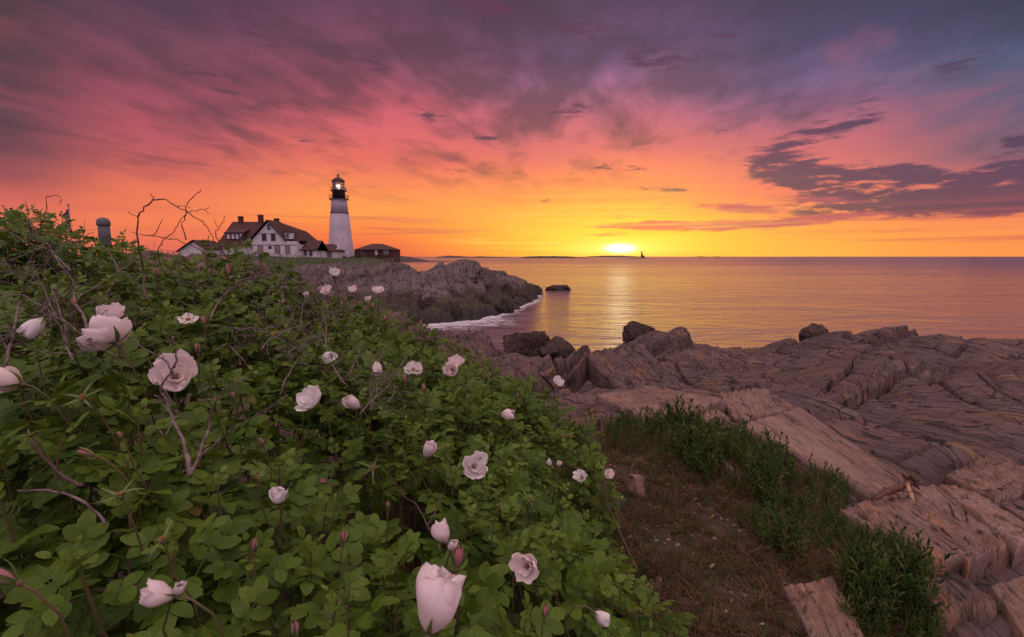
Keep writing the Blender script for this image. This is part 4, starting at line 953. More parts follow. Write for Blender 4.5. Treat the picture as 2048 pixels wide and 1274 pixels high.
M['petalw'] = petalmat('white_petal', (.90, .80, .76), (.92, .86, .88), (.86, .74, .80))
M['petalp'] = petalmat('pink_bud_petal', (.62, .30, .32), (.74, .30, .38), (.50, .15, .24))
M['sepal'] = simple('sepal', (.07, .13, .025), .7, .3, 60, c2=(.13, .13, .035))
M['stamen'] = simple('stamens', (.42, .24, .07), .8, .4, 200, c2=(.25, .12, .05))

# ---- flowers: (px, py, size px, kind, axis(right, up, towards viewer), label)
FL = [
 (212,662,94,'cup',(-.6,.6,-.1),'largest open blush rose, blown sideways, at the left'),
 (350,744,80,'cup',(.35,.45,.45),'pale rose crossed by a bare grey branch'),
 (615,792,66,'cup',(-.35,.6,.45),'blush rose in the middle of the hedge with a pointed petal'),
 (876,1205,124,'tulip',(.28,.95,-.5),'big half closed blush rose at the bottom edge'),
 (1050,1135,62,'cup',(-.3,.35,.75),'rounded pale rose right of the big half closed one'),
 (952,930,58,'cup',(.25,.45,.6),'rounded lavender white rose in the middle right of the hedge'),
 (884,1064,50,'tulip',(-.4,.85,-.3),'crumpled blush rose standing behind the pink bud'),
 (906,1092,34,'tulip',(.3,.8,.3),'small crumpled rose beside the pink bud'),
 (826,735,38,'cup',(.1,.5,.6),'rounded peach white rose above the bare twigs'),
 (913,721,36,'cup',(.2,.7,.3),'upper rose of the close pair near the far edge'),
 (902,738,34,'cup',(-.2,.3,.7),'lower rose of the close pair near the far edge'),
 (1117,762,24,'cup',(.3,.6,.5),'small round white rose near the rock ledge'),
 (706,806,38,'tulip',(-.5,.6,.3),'half closed white rose left of the middle twigs'),
 (650,578,26,'cup',(0,.6,.5),'left rose of the three in a row near the headland'),
 (671,543,24,'cup',(.3,.6,.5),'small rose standing highest before the headland'),
 (705,576,20,'cup',(.1,.7,.4),'middle rose of the three in a row near the headland'),
 (755,578,24,'cup',(0,.8,.4),'right rose of the three in a row near the headland'),
 (656,716,34,'tulip',(.5,.5,.4),'white rose half hidden by leaves below the twigs'),
 (754,735,30,'tulip',(.2,-.7,.3),'withered drooping white rose'),
 (220,620,52,'cup',(0,.7,.2),'white rose hidden behind dark twigs'),
 (68,652,46,'tulip',(-.3,-.5,.4),'shrivelled lavender rose among grey twigs at the left edge'),
 (376,637,36,'open',(.2,.8,.4),'white rose seen edge on beside a pink bud'),
 (4,760,74,'tulip',(-.95,.25,.1),'folded pink white rose cut by the left edge'),
 (1161,951,30,'cup',(-.3,.6,.5),'small white rose low on the right flank'),
 (1218,948,24,'cup',(.4,.5,.5),'last white rose at the right edge of the hedge'),
 (1118,928,15,'tulip',(.2,.8,.3),'tiny half closed rose on the right flank'),
 (1098,926,17,'tulip',(-.3,.8,.3),'tiny rose beside another on the right flank'),
 (1015,828,32,'tulip',(.8,.3,.3),'sideways half closed rose below the ledge'),
 (857,900,38,'tulip',(.3,.9,.1),'narrow pointed half closed rose in the middle'),
 (1203,1232,34,'tulip',(.8,-.4,.2),'drooping lavender rose low in the shadow at the bottom'),
 (318,1186,66,'tulip',(-.85,.35,.2),'pink rose lying sideways near the bottom left'),
 (358,1178,38,'tulip',(.5,.7,.2),'crumpled rose beside the sideways pink one'),
 (557,992,44,'tulip',(.1,.8,.3),'crumpled deep pink rose with long sepals'),
 (735,600,16,'tulip',(.2,.8,.2),'very small rose below the row of three'),
 (612,590,14,'tulip',(.2,.8,.2),'small distant rose among purple twigs')]
BU = [(918,1112,64,(.12,.99,.05)),(395,696,30,(.1,.95,.2)),(407,641,28,(.1,.95,.2)),(523,884,28,(-.2,.9,.2)),(647,962,28,(-.3,.6,.6)),(172,905,44,(-.8,.5,.2)),(508,1090,42,(.1,.95,.1)),(590,1258,50,(.1,.99,.1)),
 (1090,1222,38,(.1,.95,.1)),(688,1074,40,(.2,.95,.1)),(808,757,26,(0,.95,.2)),(682,608,18,(.4,.8,.2)),(566,604,20,(.4,.8,.2)),(1183,822,16,(.5,.7,.2)),(1260,1073,14,(.5,.6,.4)),(1035,790,14,(.1,.9,.2)),(312,545,30,(-.1,.97,.1)),(456,541,32,(.2,.95,.1)),
 (147,605,24,(.1,.95,.2)),(848,776,26,(0,.95,.2)),(745,612,18,(.3,.8,.2)),(770,637,18,(.4,.8,.2)),(6,1152,70,(-.75,.65,.2)),(1108,770,16,(-.1,.95,.2)),(1125,872,14,(.3,.8,.3)),(1320,1160,14,(.3,.8,.3)),(1395,1230,14,(.3,.8,.3)),(868,890,14,(.2,.9,.2)),(690,1190,56,(0,.99,.1)),(465,790,24,(.2,.9,.2)),(240,870,22,(-.2,.9,.2)),(1000,1010,18,(.3,.8,.3)),(1010,690,0,(0,1,0)),(938,660,12,(0,1,0)),(1150,905,12,(.2,.8,.3)),(775,1010,26,(.1,.9,.3))]
SP = [(165,795,96,(.1,.5,.8)),(240,990,110,(-.1,.9,.3)),(745,935,76,(0,.5,.8)),(325,1080,110,(0,.9,.3)),(515,955,56,(.1,.9,.3)),(430,800,40,(.3,.7,.5)),(1140,870,30,(.2,.8,.4)),(800,905,34,(-.2,.7,.6)),(610,690,26,(0,.8,.5)),(1060,1000,36,(.2,.7,.6)),(60,870,50,(-.2,.8,.4))]
def ray_hit(px, py, off):
    d = P(px, py, 1.0) - Vector((0, 0, EYE)); Ys = np.geomspace(.42, 5.5, 500)
    ok = np.where(d.z * Ys < BH(d.x * Ys, Ys) + off)[0]
    return float(Ys[ok[0]]) if len(ok) else 3.2

# ---- bushes
BUSHES = [('wild rose bush with large leaves filling the bottom left corner', (-.55,.75)),('wild rose bush bearing the big half closed bloom at the bottom', (.0,.85)),('wild rose bush with the dead grey branch and crossed pale bloom', (-.85,1.35)),
 ('tall dark rose bush on the skyline at the far left', (-2.4,2.6)),('wild rose bush with grey twig tangle below the tall dark one', (-1.7,1.8)),('wild rose bush whose bare canes arch against the sky', (-1.6,2.6)),
 ('wild rose bush in the middle of the hedge around the pointed bloom', (-.35,1.8)),('wild rose bush with purple twigs before the headland', (-1.3,3.6)),('wild rose bush carrying the close pair of blooms', (-.4,3.1)),
 ('wild rose bush at the far right end below the rock ledge', (.35,3.0)),('wild rose bush leaning over the turf on the right flank', (.45,1.75))]
seeds = np.array([b[1] for b in BUSHES])
BR = []; 
for lab, (sx, sy) in BUSHES:
    r_ = empty('wild_rose_bush', (sx, sy, 6.34)); tag(r_, lab, 'rose bush', 'wild rose bushes of the hedge'); BR.append(r_)
def bush_of(x, y): return np.argmin((np.asarray(x)[..., None] - seeds[:, 0])**2 + ((np.asarray(y)[..., None] - seeds[:, 1]))**2, -1)

# scatter the shoots: even spacing over the real hedge surface, more on its steep flanks
N = 52000; cx = rng.uniform(-5.2, 1.6, N); cy = .32 + 4.6 * rng.uniform(0, 1, N) ** 1.1
cx = cx; k = inpoly(cx, cy, BEDP) & (np.abs(cx / cy) < 1.35); cx, cy = cx[k], cy[k]
h0 = BH(cx, cy); gx = (BH(cx + .03, cy) - h0) / .03; gy = (BH(cx, cy + .03) - h0) / .03
grad = np.sqrt(1 + np.minimum(gx*gx + gy*gy, 12)); acc = []; cell = {}
order = np.argsort(rng.uniform(0, 1, len(cx)) / grad)
for i in order:
    lay = rng.random() < .34
    z = h0[i] - (rng.uniform(.13, .30) if lay else .045) ; sp = (.108 if cy[i] < 1.6 else .094) * (1.2 if lay else 1)
    key = (int(cx[i] / .1), int(cy[i] / .1), int(z / .1)); bad = False
    for a in (-1, 0, 1):
        for b_ in (-1, 0, 1):
            for c_ in (-1, 0, 1):
                for q in cell.get((key[0] + a, key[1] + b_, key[2] + c_), ()):
                    if (q[0]-cx[i])**2 + (q[1]-cy[i])**2 + (q[2]-z)**2 < sp*sp: bad = True; break
    if bad: continue
    cell.setdefault(key, []).append((cx[i], cy[i], z)); acc.append((cx[i], cy[i], z, -gx[i], -gy[i], lay))
acc = np.array(acc); dist = np.sqrt(acc[:, 0]**2 + acc[:, 1]**2 + acc[:, 2]**2)
# open some dark hollows between the crowns
gap = fbm(acc[:, 0] * 1.7, acc[:, 1] * 1.7, 2, 301); keep = (gap < .17) | (acc[:, 5] > 0); acc = acc[keep]; dist = dist[keep]
print('shoots', len(acc))
bid = bush_of(acc[:, 0], acc[:, 1])
FLO = [(px, py, s, ray_hit(px, py, .07 if s > 30 else .05)) for px, py, s, *_ in FL] + [(b[0], b[1], b[2], ray_hit(b[0], b[1], .06)) for b in BU if b[2]] + [(b[0], b[1], b[2] * .7, ray_hit(b[0], b[1], .06)) for b in SP]
cth, sth = math.cos(TH), math.sin(TH)
def project(p):
    x, y, z = p[:, 0], p[:, 1], p[:, 2]; dep = y * cth - z * sth; v = (z * cth + y * sth) / dep
    return 1024 + F * x / dep, 637 - F * v
buf = {}
for i, (x, y, z, nx, ny, lay) in enumerate(acc):
    T = (NEAR_T if dist[i] < 1.5 else MID_T if dist[i] < 2.6 else FAR_T); t = T[rng.integers(len(T))]
    up = Vector((nx * .28 + rng.normal(0, .22), ny * .28 + rng.normal(0, .22) - .12, 1)).normalized()
    q = up.to_track_quat('Z', 'Y').to_matrix() @ Matrix.Rotation(rng.uniform(0, 6.283), 3, 'Z'); s = rng.uniform(.76, 1.16) * (1 - .22 * min(1, max(0, (x - .2) / .3)))
    Q = np.array(q) * s; cen = t['cen'] @ Q.T + (x, y, z); keepp = np.linalg.norm(cen, axis=1) > .40
    ppx, ppy = project(cen)
    for (fx, fy, fs, fY) in FLO:
        keepp &= ~((np.hypot(ppx - fx, ppy - fy) < fs * .52 + 6 / max(.4, fY)) & (cen[:, 1] < fY + .015))
    fm = keepp[t['I']]
    if not fm.any(): continue
    V = t['V'] @ Q.T + (x, y, z + EYE); Fc = t['F'][fm]; us = np.unique(Fc); mp = np.zeros(len(V), int); mp[us] = np.arange(len(us))
    B = buf.setdefault(int(bid[i]), [[], [], [], [], [], 0]); B[0].append(V[us]); B[1].append(mp[Fc] + B[5]); B[2].append(t['UV'][us]); B[3].append(np.clip(t['A'][us] * .6 + rng.uniform(0, .4), 0, 1)); B[4].append(t['Y'][us]); B[5] += len(us)
for k, B in buf.items():
    me = np_mesh('foliage', np.concatenate(B[0]), np.concatenate(B[1]), uv=np.concatenate(B[2]), attrs={'rnd': np.concatenate(B[3]), 'young': np.concatenate(B[4])})
    link('foliage', me, M['leaf'], BR[k], True)
# stems under the shoots
SB = [MB() for _ in BUSHES]
for i, (x, y, z, nx, ny, lay) in enumerate(acc):
    if dist[i] < .42: continue
    n = 3 if dist[i] > 1.5 else 4; p0 = Vector((x, y, z + EYE)); L = rng.uniform(.3, .55); b = seeds[bid[i]]
    dx = Vector((b[0] - x, b[1] - y, 0)) * .18 + Vector((rng.normal(0, .06), rng.normal(0, .06), 0))
    SB[bid[i]].tube([p0 + Vector((0, 0, .01)), p0 + dx * .25 - Vector((0, 0, L * .35)), p0 + dx - Vector((0, 0, L))], [.0016, .003, .0042], n)
for k, m_ in enumerate(SB):
    if m_.v: m_.build('stems', M['stem'], BR[k])

# ---- flower shapes
def petal(a0, th0, th1, L, W, rs, nv=9, nu=8, ruf=.05, roff=0.0, tip=.0, curl=0.0):
    v = np.linspace(0, 1, nv + 1); u = np.linspace(-1, 1, nu + 1); th = th0 + (th1 - th0) * v
    V, U = np.meshgrid(v, u, indexing='ij')
    r = np.r_[0, np.cumsum((np.sin(th[1:]) + np.sin(th[:-1])) / 2) / nv] * L + .03 * L + roff * L; h = np.r_[0, np.cumsum((np.cos(th[1:]) + np.cos(th[:-1])) / 2) / nv] * L
    w = W * L * np.sin(np.pi * np.clip(V * .66 + .05, 0, 1)) ** .9 * (1 - np.clip((V - .8) / .2, 0, 1) ** 2 * (.45 + tip))
    e0 = rs.uniform(0, 50); shrink = 1 - (.10 * U * U + .05 * np.exp(-(U / .18) ** 2) - tip * .2 + .10 * gn(U * 2.2 + e0, U * 0 + e0, 5) + .035 * gn(U * 8 + e0, U * 0 + 3, 6)) * V ** 3
    Rr = np.interp(V * shrink, v, r); Hh = np.interp(V * shrink, v, h)
    ang = np.clip(U * w / (Rr + .16 * L), -1.5, 1.5)
    ph = rs.uniform(0, 6, 3); d = 1.35 * ruf * L * (np.sin(U * 3.1 + ph[0]) * np.clip(V - .35, 0, 1) + .5 * np.sin(U * 7 + ph[1] + V * 3) * np.clip(V - .5, 0, 1) + .35 * np.sin(U * 2 + V * 9 + ph[2]) * V)
    Rr = Rr + d * np.cos(np.interp(V, v, th)) + curl * L * np.abs(U) ** 2 * V ** 2; Hh = Hh - d * np.sin(np.interp(V, v, th)) * .6
    A = a0 + ang
    return np.stack([Rr * np.cos(A), Rr * np.sin(A), Hh], -1).reshape(-1, 3), grid_faces(nv + 1, nu + 1), np.stack([U * .5 + .5, V], -1).reshape(-1, 2)
def strip(a0, th0, th1, L, W, rs, n=8):
    v = np.linspace(0, 1, n + 1); th = th0 + (th1 - th0) * v ** rs.uniform(.7, 1.4); r = np.r_[0, np.cumsum(np.sin(th[1:]))] / n * L + .02; h = np.r_[0, np.cumsum(np.cos(th[1:]))] / n * L
    w = W * np.sin(np.pi * (v * .8 + .18)) ** 1.2 * (1 - .3 * v) + .006 * L; w = w * (1 + .5 * np.exp(-((v - .93) / .06) ** 2)); V = []
    tw = rs.uniform(-.5, .5)
    for j in range(n + 1):
        for s in (-1, 0, 1):
            rr = r[j] - .25 * w[j] * (s == 0); a = a0 + tw * v[j] * .3
            V.append((rr * math.cos(a) - s * w[j] * math.sin(a), rr * math.sin(a) + s * w[j] * math.cos(a), h[j] - .2 * w[j] * (s == 0)))
    return np.array(V), grid_faces(n + 1, 3), np.full((3 * (n + 1), 2), .5)
def joinp(ps):
    V = []; Fc = []; U = []; b = 0
    for v, f, u in ps: V.append(v); Fc.append(f + b); U.append(u); b += len(v)
    return np.concatenate(V), np.concatenate(Fc), np.concatenate(U)
def placeq(V, c, ax, s):
    z = Vector((ax[0], -ax[2], ax[1])).normalized(); q = np.array(z.to_track_quat('Z', 'Y').to_matrix())
    return V * s @ q.T + np.array(c)
def stem_to(c, ax, s, px, py, Y, rs, r=.0016):
    z = Vector((ax[0], -ax[2], ax[1])).normalized(); c = Vector(c); L = .10 + .05 * rs.random()
    p1 = c - z * L * .35; return [c, c - z * L * .15, p1 + Vector((0, 0, -L * .12)), p1 + Vector((rs.uniform(-.02, .02), .02, -L * .55)), p1 + Vector((rs.uniform(-.03, .03), .04, -L * 1.4))]
def make_flower(px, py, size, kind, ax, label, i):
    rs = np.random.default_rng(900 + i); Y = ray_hit(px, py, .07 if size > 30 else .05); c = P(px, py, Y); m = size * Y / 1000
    b = BR[int(bush_of(c.x, c.y))]; ps = []; nv, nu = (16, 14) if size > 40 else (8, 8); a0 = rs.uniform(0, 6)
    z = Vector((ax[0], -ax[2], ax[1])).normalized()
    if kind == 'cup':
        L = 1 / 1.42
        for j in range(6 if size > 40 else 5): ps.append(petal(a0 + j * 6.283 / 5.3 + rs.uniform(-.12, .12), R(88 + rs.uniform(-6, 10)), R(rs.uniform(-28, 26)), L * rs.uniform(.86, 1.1), .68, rs, nv, nu, .07, .02 * (j % 2) + .01 * j, curl=rs.uniform(-.1, .16)))
        for j in range(3): ps.append(petal(a0 + .6 + j * 2.09, R(62), R(rs.uniform(-20, 5)), L * .72, .55, rs, nv, nu, .06, -.01))
        off = -.34
    elif kind == 'droop':
        L = 1 / 1.55
        for j in range(6): ps.append(petal(a0 + j * 1.047 + rs.uniform(-.2, .2), R(60), R(rs.uniform(112, 150)), L * rs.uniform(.85, 1.1), .62, rs, nv, nu, .08, .02 * (j % 2)))
        off = -.05
    elif kind == 'open':
        L = 1 / 1.8
        for j in range(5): ps.append(petal(a0 + j * 1.2566, R(82 + rs.uniform(-5, 5)), R(rs.uniform(45, 80)), L, .6, rs, nv, nu, .06, .02 * (j % 2)))
        off = -.12
    else:
        L = 1 / .92
        for j in range(5): ps.append(petal(a0 + j * 1.2566 + rs.uniform(-.15, .15), R(50 + rs.uniform(-6, 10)), R(rs.uniform(-50, -14)), L * rs.uniform(.86, 1.08), .66, rs, nv, nu, .08, .03 * (j % 2), tip=rs.uniform(0, .5), curl=rs.uniform(-.06, .08)))
        for j in range(3): ps.append(petal(a0 + .5 + j * 2.09, R(34), R(-14), L * .85, .36, rs, nv, nu, .03, -.01, tip=.3))
        off = -.48
    V, Fc, U = joinp(ps); V = V * (1, rs.uniform(.85, 1.0), 1); base = Vector(c) + z * off * m
    o = link('flower', np_mesh('flower', placeq(V, base, ax, m), Fc, uv=U), M['petalw'] if i % 3 == 2 else M['petal'], b, True); tag(o, label)
    if kind in ('cup', 'open') and size > 20:
        mb = MB(); qz = z.to_track_quat('Z', 'Y').to_matrix()
        for k in range(40):
            a = rs.uniform(0, 6.283); q = rs.uniform(.05, 1) ** .5; d = Vector((math.cos(a) * q, math.sin(a) * q, .9 - .4 * q)); mb.tube([base, base + (qz @ d) * (.17 * m)], [.003 * m, .009 * m], 3)
        mb.build('stamens', M['stamen'], o)
    sp = [strip(a0 + j * 1.2566, R(95), R(50 if kind == 'cup' else 22), .45 if kind == 'cup' else .5, .05, rs) for j in range(5)]; V, Fc, U = joinp(sp)
    link('calyx', np_mesh('calyx', placeq(V, base, ax, m), Fc), M['sepal'], o)
    mb = MB(); pts = stem_to(base, ax, m, px, py, Y, rs); mb.tube([base + z * .02 * m, base - z * .05 * m, base - z * .11 * m, base - z * .15 * m], [.03 * m, .075 * m, .06 * m, .02 * m], 8); mb.tube(pts, .0017, 5); mb.build('stalk', M['stem'], o, True)
for i, f in enumerate(FL): make_flower(*f, i)
def make_bud(px, py, size, ax, i):
    rs = np.random.default_rng(1900 + i); Y = ray_hit(px, py, .06); c = P(px, py, Y); m = size * Y / 1000; b = BR[int(bush_of(c.x, c.y))]; z = Vector((ax[0], -ax[2], ax[1])).normalized(); a0 = rs.uniform(0, 6)
    base = Vector(c) - z * .42 * m; green = i in (28,)
    ps = [petal(a0 + j * 2.09, R(30), R(-21), .82, .27, rs, 8, 6, .015, .0, tip=.5) for j in range(3)]; V, Fc, U = joinp(ps)
    o = link('rosebud', np_mesh('rosebud', placeq(V, base, ax, m), Fc, uv=U), M['sepal' if green else 'petalp'], b, True)
    sp = [strip(a0 + .4 + j * 1.2566, R(48), R(rs.uniform(-22, 8)), rs.uniform(.75, 1.05), .07, rs) for j in range(5)]; V, Fc, U = joinp(sp); V = V * (1, 1, 1)
    link('calyx', np_mesh('calyx', placeq(V, base, ax, m), Fc), M['sepal'], o)
    mb = MB(); mb.tube([base + z * .03 * m, base - z * .06 * m, base - z * .14 * m, base - z * .2 * m], [.05 * m, .10 * m, .08 * m, .025 * m], 8); mb.tube(stem_to(base, ax, m, px, py, Y, rs), .0015, 5); mb.build('stalk', M['stem'], o, True)
for i, f in enumerate(BU):
    if f[2]: make_bud(*f, i)
def make_spent(px, py, size, ax, i):
    rs = np.random.default_rng(2900 + i); Y = ray_hit(px, py, .05); c = P(px, py, Y); m = size * .8 * Y / 1000; b = BR[int(bush_of(c.x, c.y))]; z = Vector((ax[0], -ax[2], ax[1])).normalized(); a0 = rs.uniform(0, 6)
    sp = [strip(a0 + j * 1.2566 + rs.uniform(-.25, .25), R(rs.uniform(55, 85)), R(rs.uniform(20, 165)), rs.uniform(.4, .62), .035, rs, 10) for j in range(5)]; V, Fc, U = joinp(sp)
    o = link('spent_flower', np_mesh('spent_flower', placeq(V, c, ax, m), Fc), M['sepal'], b, True)
    mb = MB()
    for k in range(46):
        a = rs.uniform(0, 6.283); q = rs.uniform(.1, 1) ** .5; d = Vector((math.cos(a) * q, math.sin(a) * q, 1.0 - .5 * q)); qz = z.to_track_quat('Z', 'Y').to_matrix(); e = Vector(c) + (qz @ d) * (.10 * m) ; mb.tube([Vector(c), e], [.004 * m, .011 * m], 3)
    mb.build('stamens', M['stamen'], o)
    mb = MB(); mb.tube([Vector(c) + z * .02 * m, Vector(c) - z * .06 * m, Vector(c) - z * .13 * m], [.07 * m, .085 * m, .02 * m], 8); mb.tube(stem_to(c, ax, m, px, py, Y, rs), .0017, 5); mb.build('stalk', M['stem'], o, True)
for i, f in enumerate(SP): make_spent(*f, i)

# ---- bare canes, traced one by one, then fine side twigs
def cane(bush, pts, w0, w1, mat='twigred', twigs=0, sd=0, rad=5):
    rs = random.Random(sd); n = len(pts); q = [P(p[0], p[1], min(p[2], ray_hit(p[0], p[1], .055)) if mat == 'twig' or p[1] > 520 else p[2]) for p in pts]; out = []; 
    for i in range(n - 1):
        a, b = q[max(i-1, 0)], q[min(i+2, n-1)]
        for t in (0, .33, .66):
            p1, p2 = q[i], q[i+1]; m1 = (p2 - a) * .5; m2 = (b - p1) * .5
            h = (2*t**3-3*t*t+1); out.append(p1*h + m1*(t**3-2*t*t+t) + p2*(-2*t**3+3*t*t) + m2*(t**3-t*t) + Vector((rs.gauss(0, 1), rs.gauss(0, 1), rs.gauss(0, 1))) * .0012 * q[i].y)
    out.append(q[-1]); Y = q[0].y; k = len(out)
    r_ = [(w0 + (w1 - w0) * i / (k - 1)) * Y / 2000 * (1 + .18 * rs.uniform(-1, 1)) for i in range(k)]
    mb = MB(); mb.tube(out, r_, 7)
    for j in range(twigs):
        i = rs.randrange(1, k - 1); d = (out[i+1] - out[i-1]).normalized(); s = Vector((rs.gauss(0, 1), rs.gauss(0, .6), rs.gauss(.3, 1))).normalized(); L = rs.uniform(.02, .09) * Y * .6
        p = out[i]; c = [p]; 
        for _ in range(4): s = (s + Vector((rs.gauss(0, .35), rs.gauss(0, .35), rs.gauss(.05, .35))) + d * .15).normalized(); p = p + s * L / 4; c.append(p)
        mb.tube(c, [r_[i] * .55, r_[i] * .45, r_[i] * .35, r_[i] * .3, r_[i] * .2], 4)
    mb.build('bare_cane', M[mat], BR[bush], True)
def px3(l, Y): return [(a, b, Y) for a, b in l]
cane(5, px3([(292,600),(288,553),(283,523),(278.5,503),(273.5,466.5),(277,431.5),(289,415),(307.5,400),(329,400),(355.7,412.5),(379,426.5),(404,443),(420,461.5),(427,485),(428,505)],1.9), 4.6, 1.4, sd=1)
cane(5, px3([(277,431.5),(266,429),(257,423)],1.9), 2, 1, sd=2); cane(5, px3([(306,400),(305,394),(302,387)],1.9), 2.2, 1.2, sd=3); cane(5, px3([(355,412),(368,412),(381,415)],1.9), 1.4, .7, sd=4)
cane(5, px3([(405,380),(390,390),(373,408),(372,420),(366,440),(364,455),(372,480)],1.85), 1.4, 2.2, sd=5)
cane(5, px3([(330,545),(318,520),(317,500),(325,483),(345,468),(355,452),(368,432),(385,423),(408,420),(418,412)],1.8), 2.4, 1.0, sd=6); cane(5, px3([(408,420),(414,424),(420,428)],1.8), 1.0, .6, sd=7)
cane(5, px3([(260,465),(300,472),(340,478),(378,490),(404,503),(420,525),(425,550)],2.0), 1.2, 2.6, sd=8, twigs=2); cane(5, px3([(303,472),(315,460),(326,438)],2.0), 1.8, 1.2, sd=9)
cane(5, px3([(470,560),(455,520),(442,495),(432,475),(431,465),(437,456),(443,448),(450,432)],1.9), 2.6, 1.2, sd=10); cane(5, px3([(437,455),(431,447),(427,437)],1.9), 1.3, .8, sd=11)
cane(3, px3([(78,470),(83,450),(87,428),(91,417),(93,395),(100,391),(107,389),(114,391),(120,397),(121,402),(116,407)],2.2), 1.8, .8, sd=12)
cane(5, px3([(200,488),(206,500),(220,510),(232,530),(245,545),(262,555),(280,565)],1.9), 1.4, 2.4, 'twig', sd=13, twigs=3)
cane(5, px3([(150,600),(200,568),(250,535),(285,513),(310,506),(345,510),(380,520)],1.8), 3, 1.2, 'twig', sd=14, twigs=3)
cane(2, px3([(380,950),(374,905),(360,868),(348,842),(335,805),(326,790),(322,772),(330,758),(344,740),(353,722),(352,700),(346,672)],.95), 9, 3.4, 'twig', 5, 15, 8)
cane(2, px3([(380,950),(398,915),(410,880),(418,850),(424,815),(440,790),(462,768),(500,752)],.97), 8, 2.0, 'twig', 4, 16)
cane(2, px3([(400,912),(425,892),(452,874)],.97), 4, 1.6, 'twig', 2, 17); cane(2, px3([(335,805),(322,797),(308,790)],.95), 4, 1.8, 'twig', 1, 18); cane(2, px3([(330,812),(345,830),(330,870),(318,860)],.97), 2.5, 1.2, 'twig', 2, 19)
cane(2, px3([(352,757),(340,735),(322,715),(290,700),(262,678)],.96), 4, 2, 'twig', 3, 20)
cane(2, px3([(462,860),(500,838),(540,815),(575,790)],1.1), 2.0, 3.0, 'twig', 3, 21)
cane(0, px3([(35,985),(95,980),(140,990),(185,1018),(210,1050)],.62), 4, 6, 'twig', 1, 22); cane(0, px3([(60,880),(100,930),(150,965),(165,970)],.72), 5, 7, 'twigred', 3, 23)
cane(1, px3([(880,1100),(862,1065),(840,1020),(800,985),(785,955),(775,930)],.92), 5, 2.4, 'twigred', 4, 24); cane(1, px3([(855,1055),(880,1000),(895,960),(905,935)],.95), 3.5, 1.6, 'twigred', 2, 25)
cane(4, px3([(0,760),(12,730),(20,690),(30,650),(38,610),(47,575),(58,540),(62,515)],1.3), 7, 3, 'twig', 5, 26)
cane(4, px3([(-10,690),(30,665),(60,640),(92,612),(120,590),(150,560),(160,540)],1.3), 4, 1.6, 'twig', 5, 27)
cane(4, px3([(145,720),(128,680),(120,655),(100,610),(88,580),(70,545),(60,520)],1.25), 4.5, 2, 'twig', 5, 28)
cane(4, px3([(135,690),(130,650),(118,620),(108,585),(95,560),(90,530),(100,500),(112,470)],1.45), 4.0, 1.6, 'twig', 4, 29)
cane(4, px3([(0,600),(40,590),(80,610),(120,635),(150,660),(200,700)],1.4), 2.0, 3.4, 'twig', 4, 30)
cane(4, px3([(60,440),(75,470),(100,495),(120,530),(145,560),(150,600),(170,640),(180,680)],1.8), 1.4, 3.4, 'twig', 5, 31)
cane(4, px3([(180,690),(220,668),(250,655),(290,640),(330,615)],1.3), 3, 1.6, 'twigred', 4, 32); cane(4, px3([(190,625),(205,630),(215,618),(235,610),(262,622)],1.35), 2.4, 2, 'twigred', 6, 33)
cane(3, px3([(-10,455),(30,470),(60,490),(100,500),(140,540)],2.2), 1.5, 2.5, 'twig', 4, 34); cane(3, px3([(0,530),(40,515),(70,500),(110,490),(130,470)],2.1), 2.2, 1.2, 'twig', 4, 35)
cane(7, px3([(530,600),(560,580),(590,560),(620,548),(660,530),(690,520)],2.6), 2.2, 1.0, 'twig', 8, 36); cane(7, px3([(480,580),(510,555),(540,540),(560,520),(556,500)],2.3), 2.2, 1.2, 'twig', 5, 37)
cane(7, px3([(600,660),(605,620),(612,590),(604,560),(600,530)],2.9), 2.4, 1.2, 'twig', 7, 38); cane(7, px3([(520,700),(540,680),(570,662),(610,650),(650,632),(690,612),(730,590)],2.3), 3.2, 1.2, 'twig', 8, 39)
cane(7, px3([(650,700),(652,660),(648,630),(640,600),(625,575)],2.5), 3, 1.5, 'twig', 7, 40); cane(7, px3([(540,720),(575,705),(620,680),(660,668),(700,662)],2.2), 2.8, 1.2, 'twig', 6, 41)
cane(6, px3([(560,790),(570,760),(590,730),(600,710),(615,690),(625,660)],1.7), 3.4, 1.8, 'twig', 5, 42); cane(6, px3([(690,770),(668,735),(655,700),(650,670)],1.95), 3.4, 2, 'twig', 5, 43)
cane(6, px3([(720,830),(745,800),(775,775),(790,750),(805,725),(835,695)],2.1), 3.6, 1.4, 'twig', 6, 44); cane(6, px3([(740,820),(750,790),(755,760),(740,730),(745,700)],2.1), 2.8, 1.4, 'twig', 5, 45)
cane(6, px3([(700,760),(725,768),(760,760),(785,735)],2.15), 2.2, 1.2, 'twig', 5, 46); cane(6, px3([(775,805),(790,780),(780,755),(800,730),(815,705)],2.15), 2.2, 1.2, 'twig', 4, 47)
cane(6, px3([(700,750),(712,720),(725,690)],2.1), 2.8, 1.6, 'twig', 3, 48); cane(8, px3([(770,640),(800,632),(830,630),(850,640)],3.4), 1.6, 1.0, 'twig', 3, 49)
cane(8, px3([(690,625),(710,610),(740,602),(755,595)],3.3), 1.6, 1.0, 'twig', 3, 50); cane(7, px3([(440,600),(470,570),(505,552),(530,545),(560,550)],1.9), 3.4, 1.4, 'twig', 4, 51)
cane(5, px3([(420,640),(440,600),(470,575),(495,560),(508,545),(520,515)],1.75), 3.6, 1.4, 'twig', 3, 52)
cane(6, px3([(430,700),(455,690),(480,712),(500,740)],1.5), 2.4, 2.0, 'twig', 3, 53); cane(10, px3([(1100,1000),(1110,960),(1105,930)],1.7), 2, 1.2, 'twigred', 3, 54)
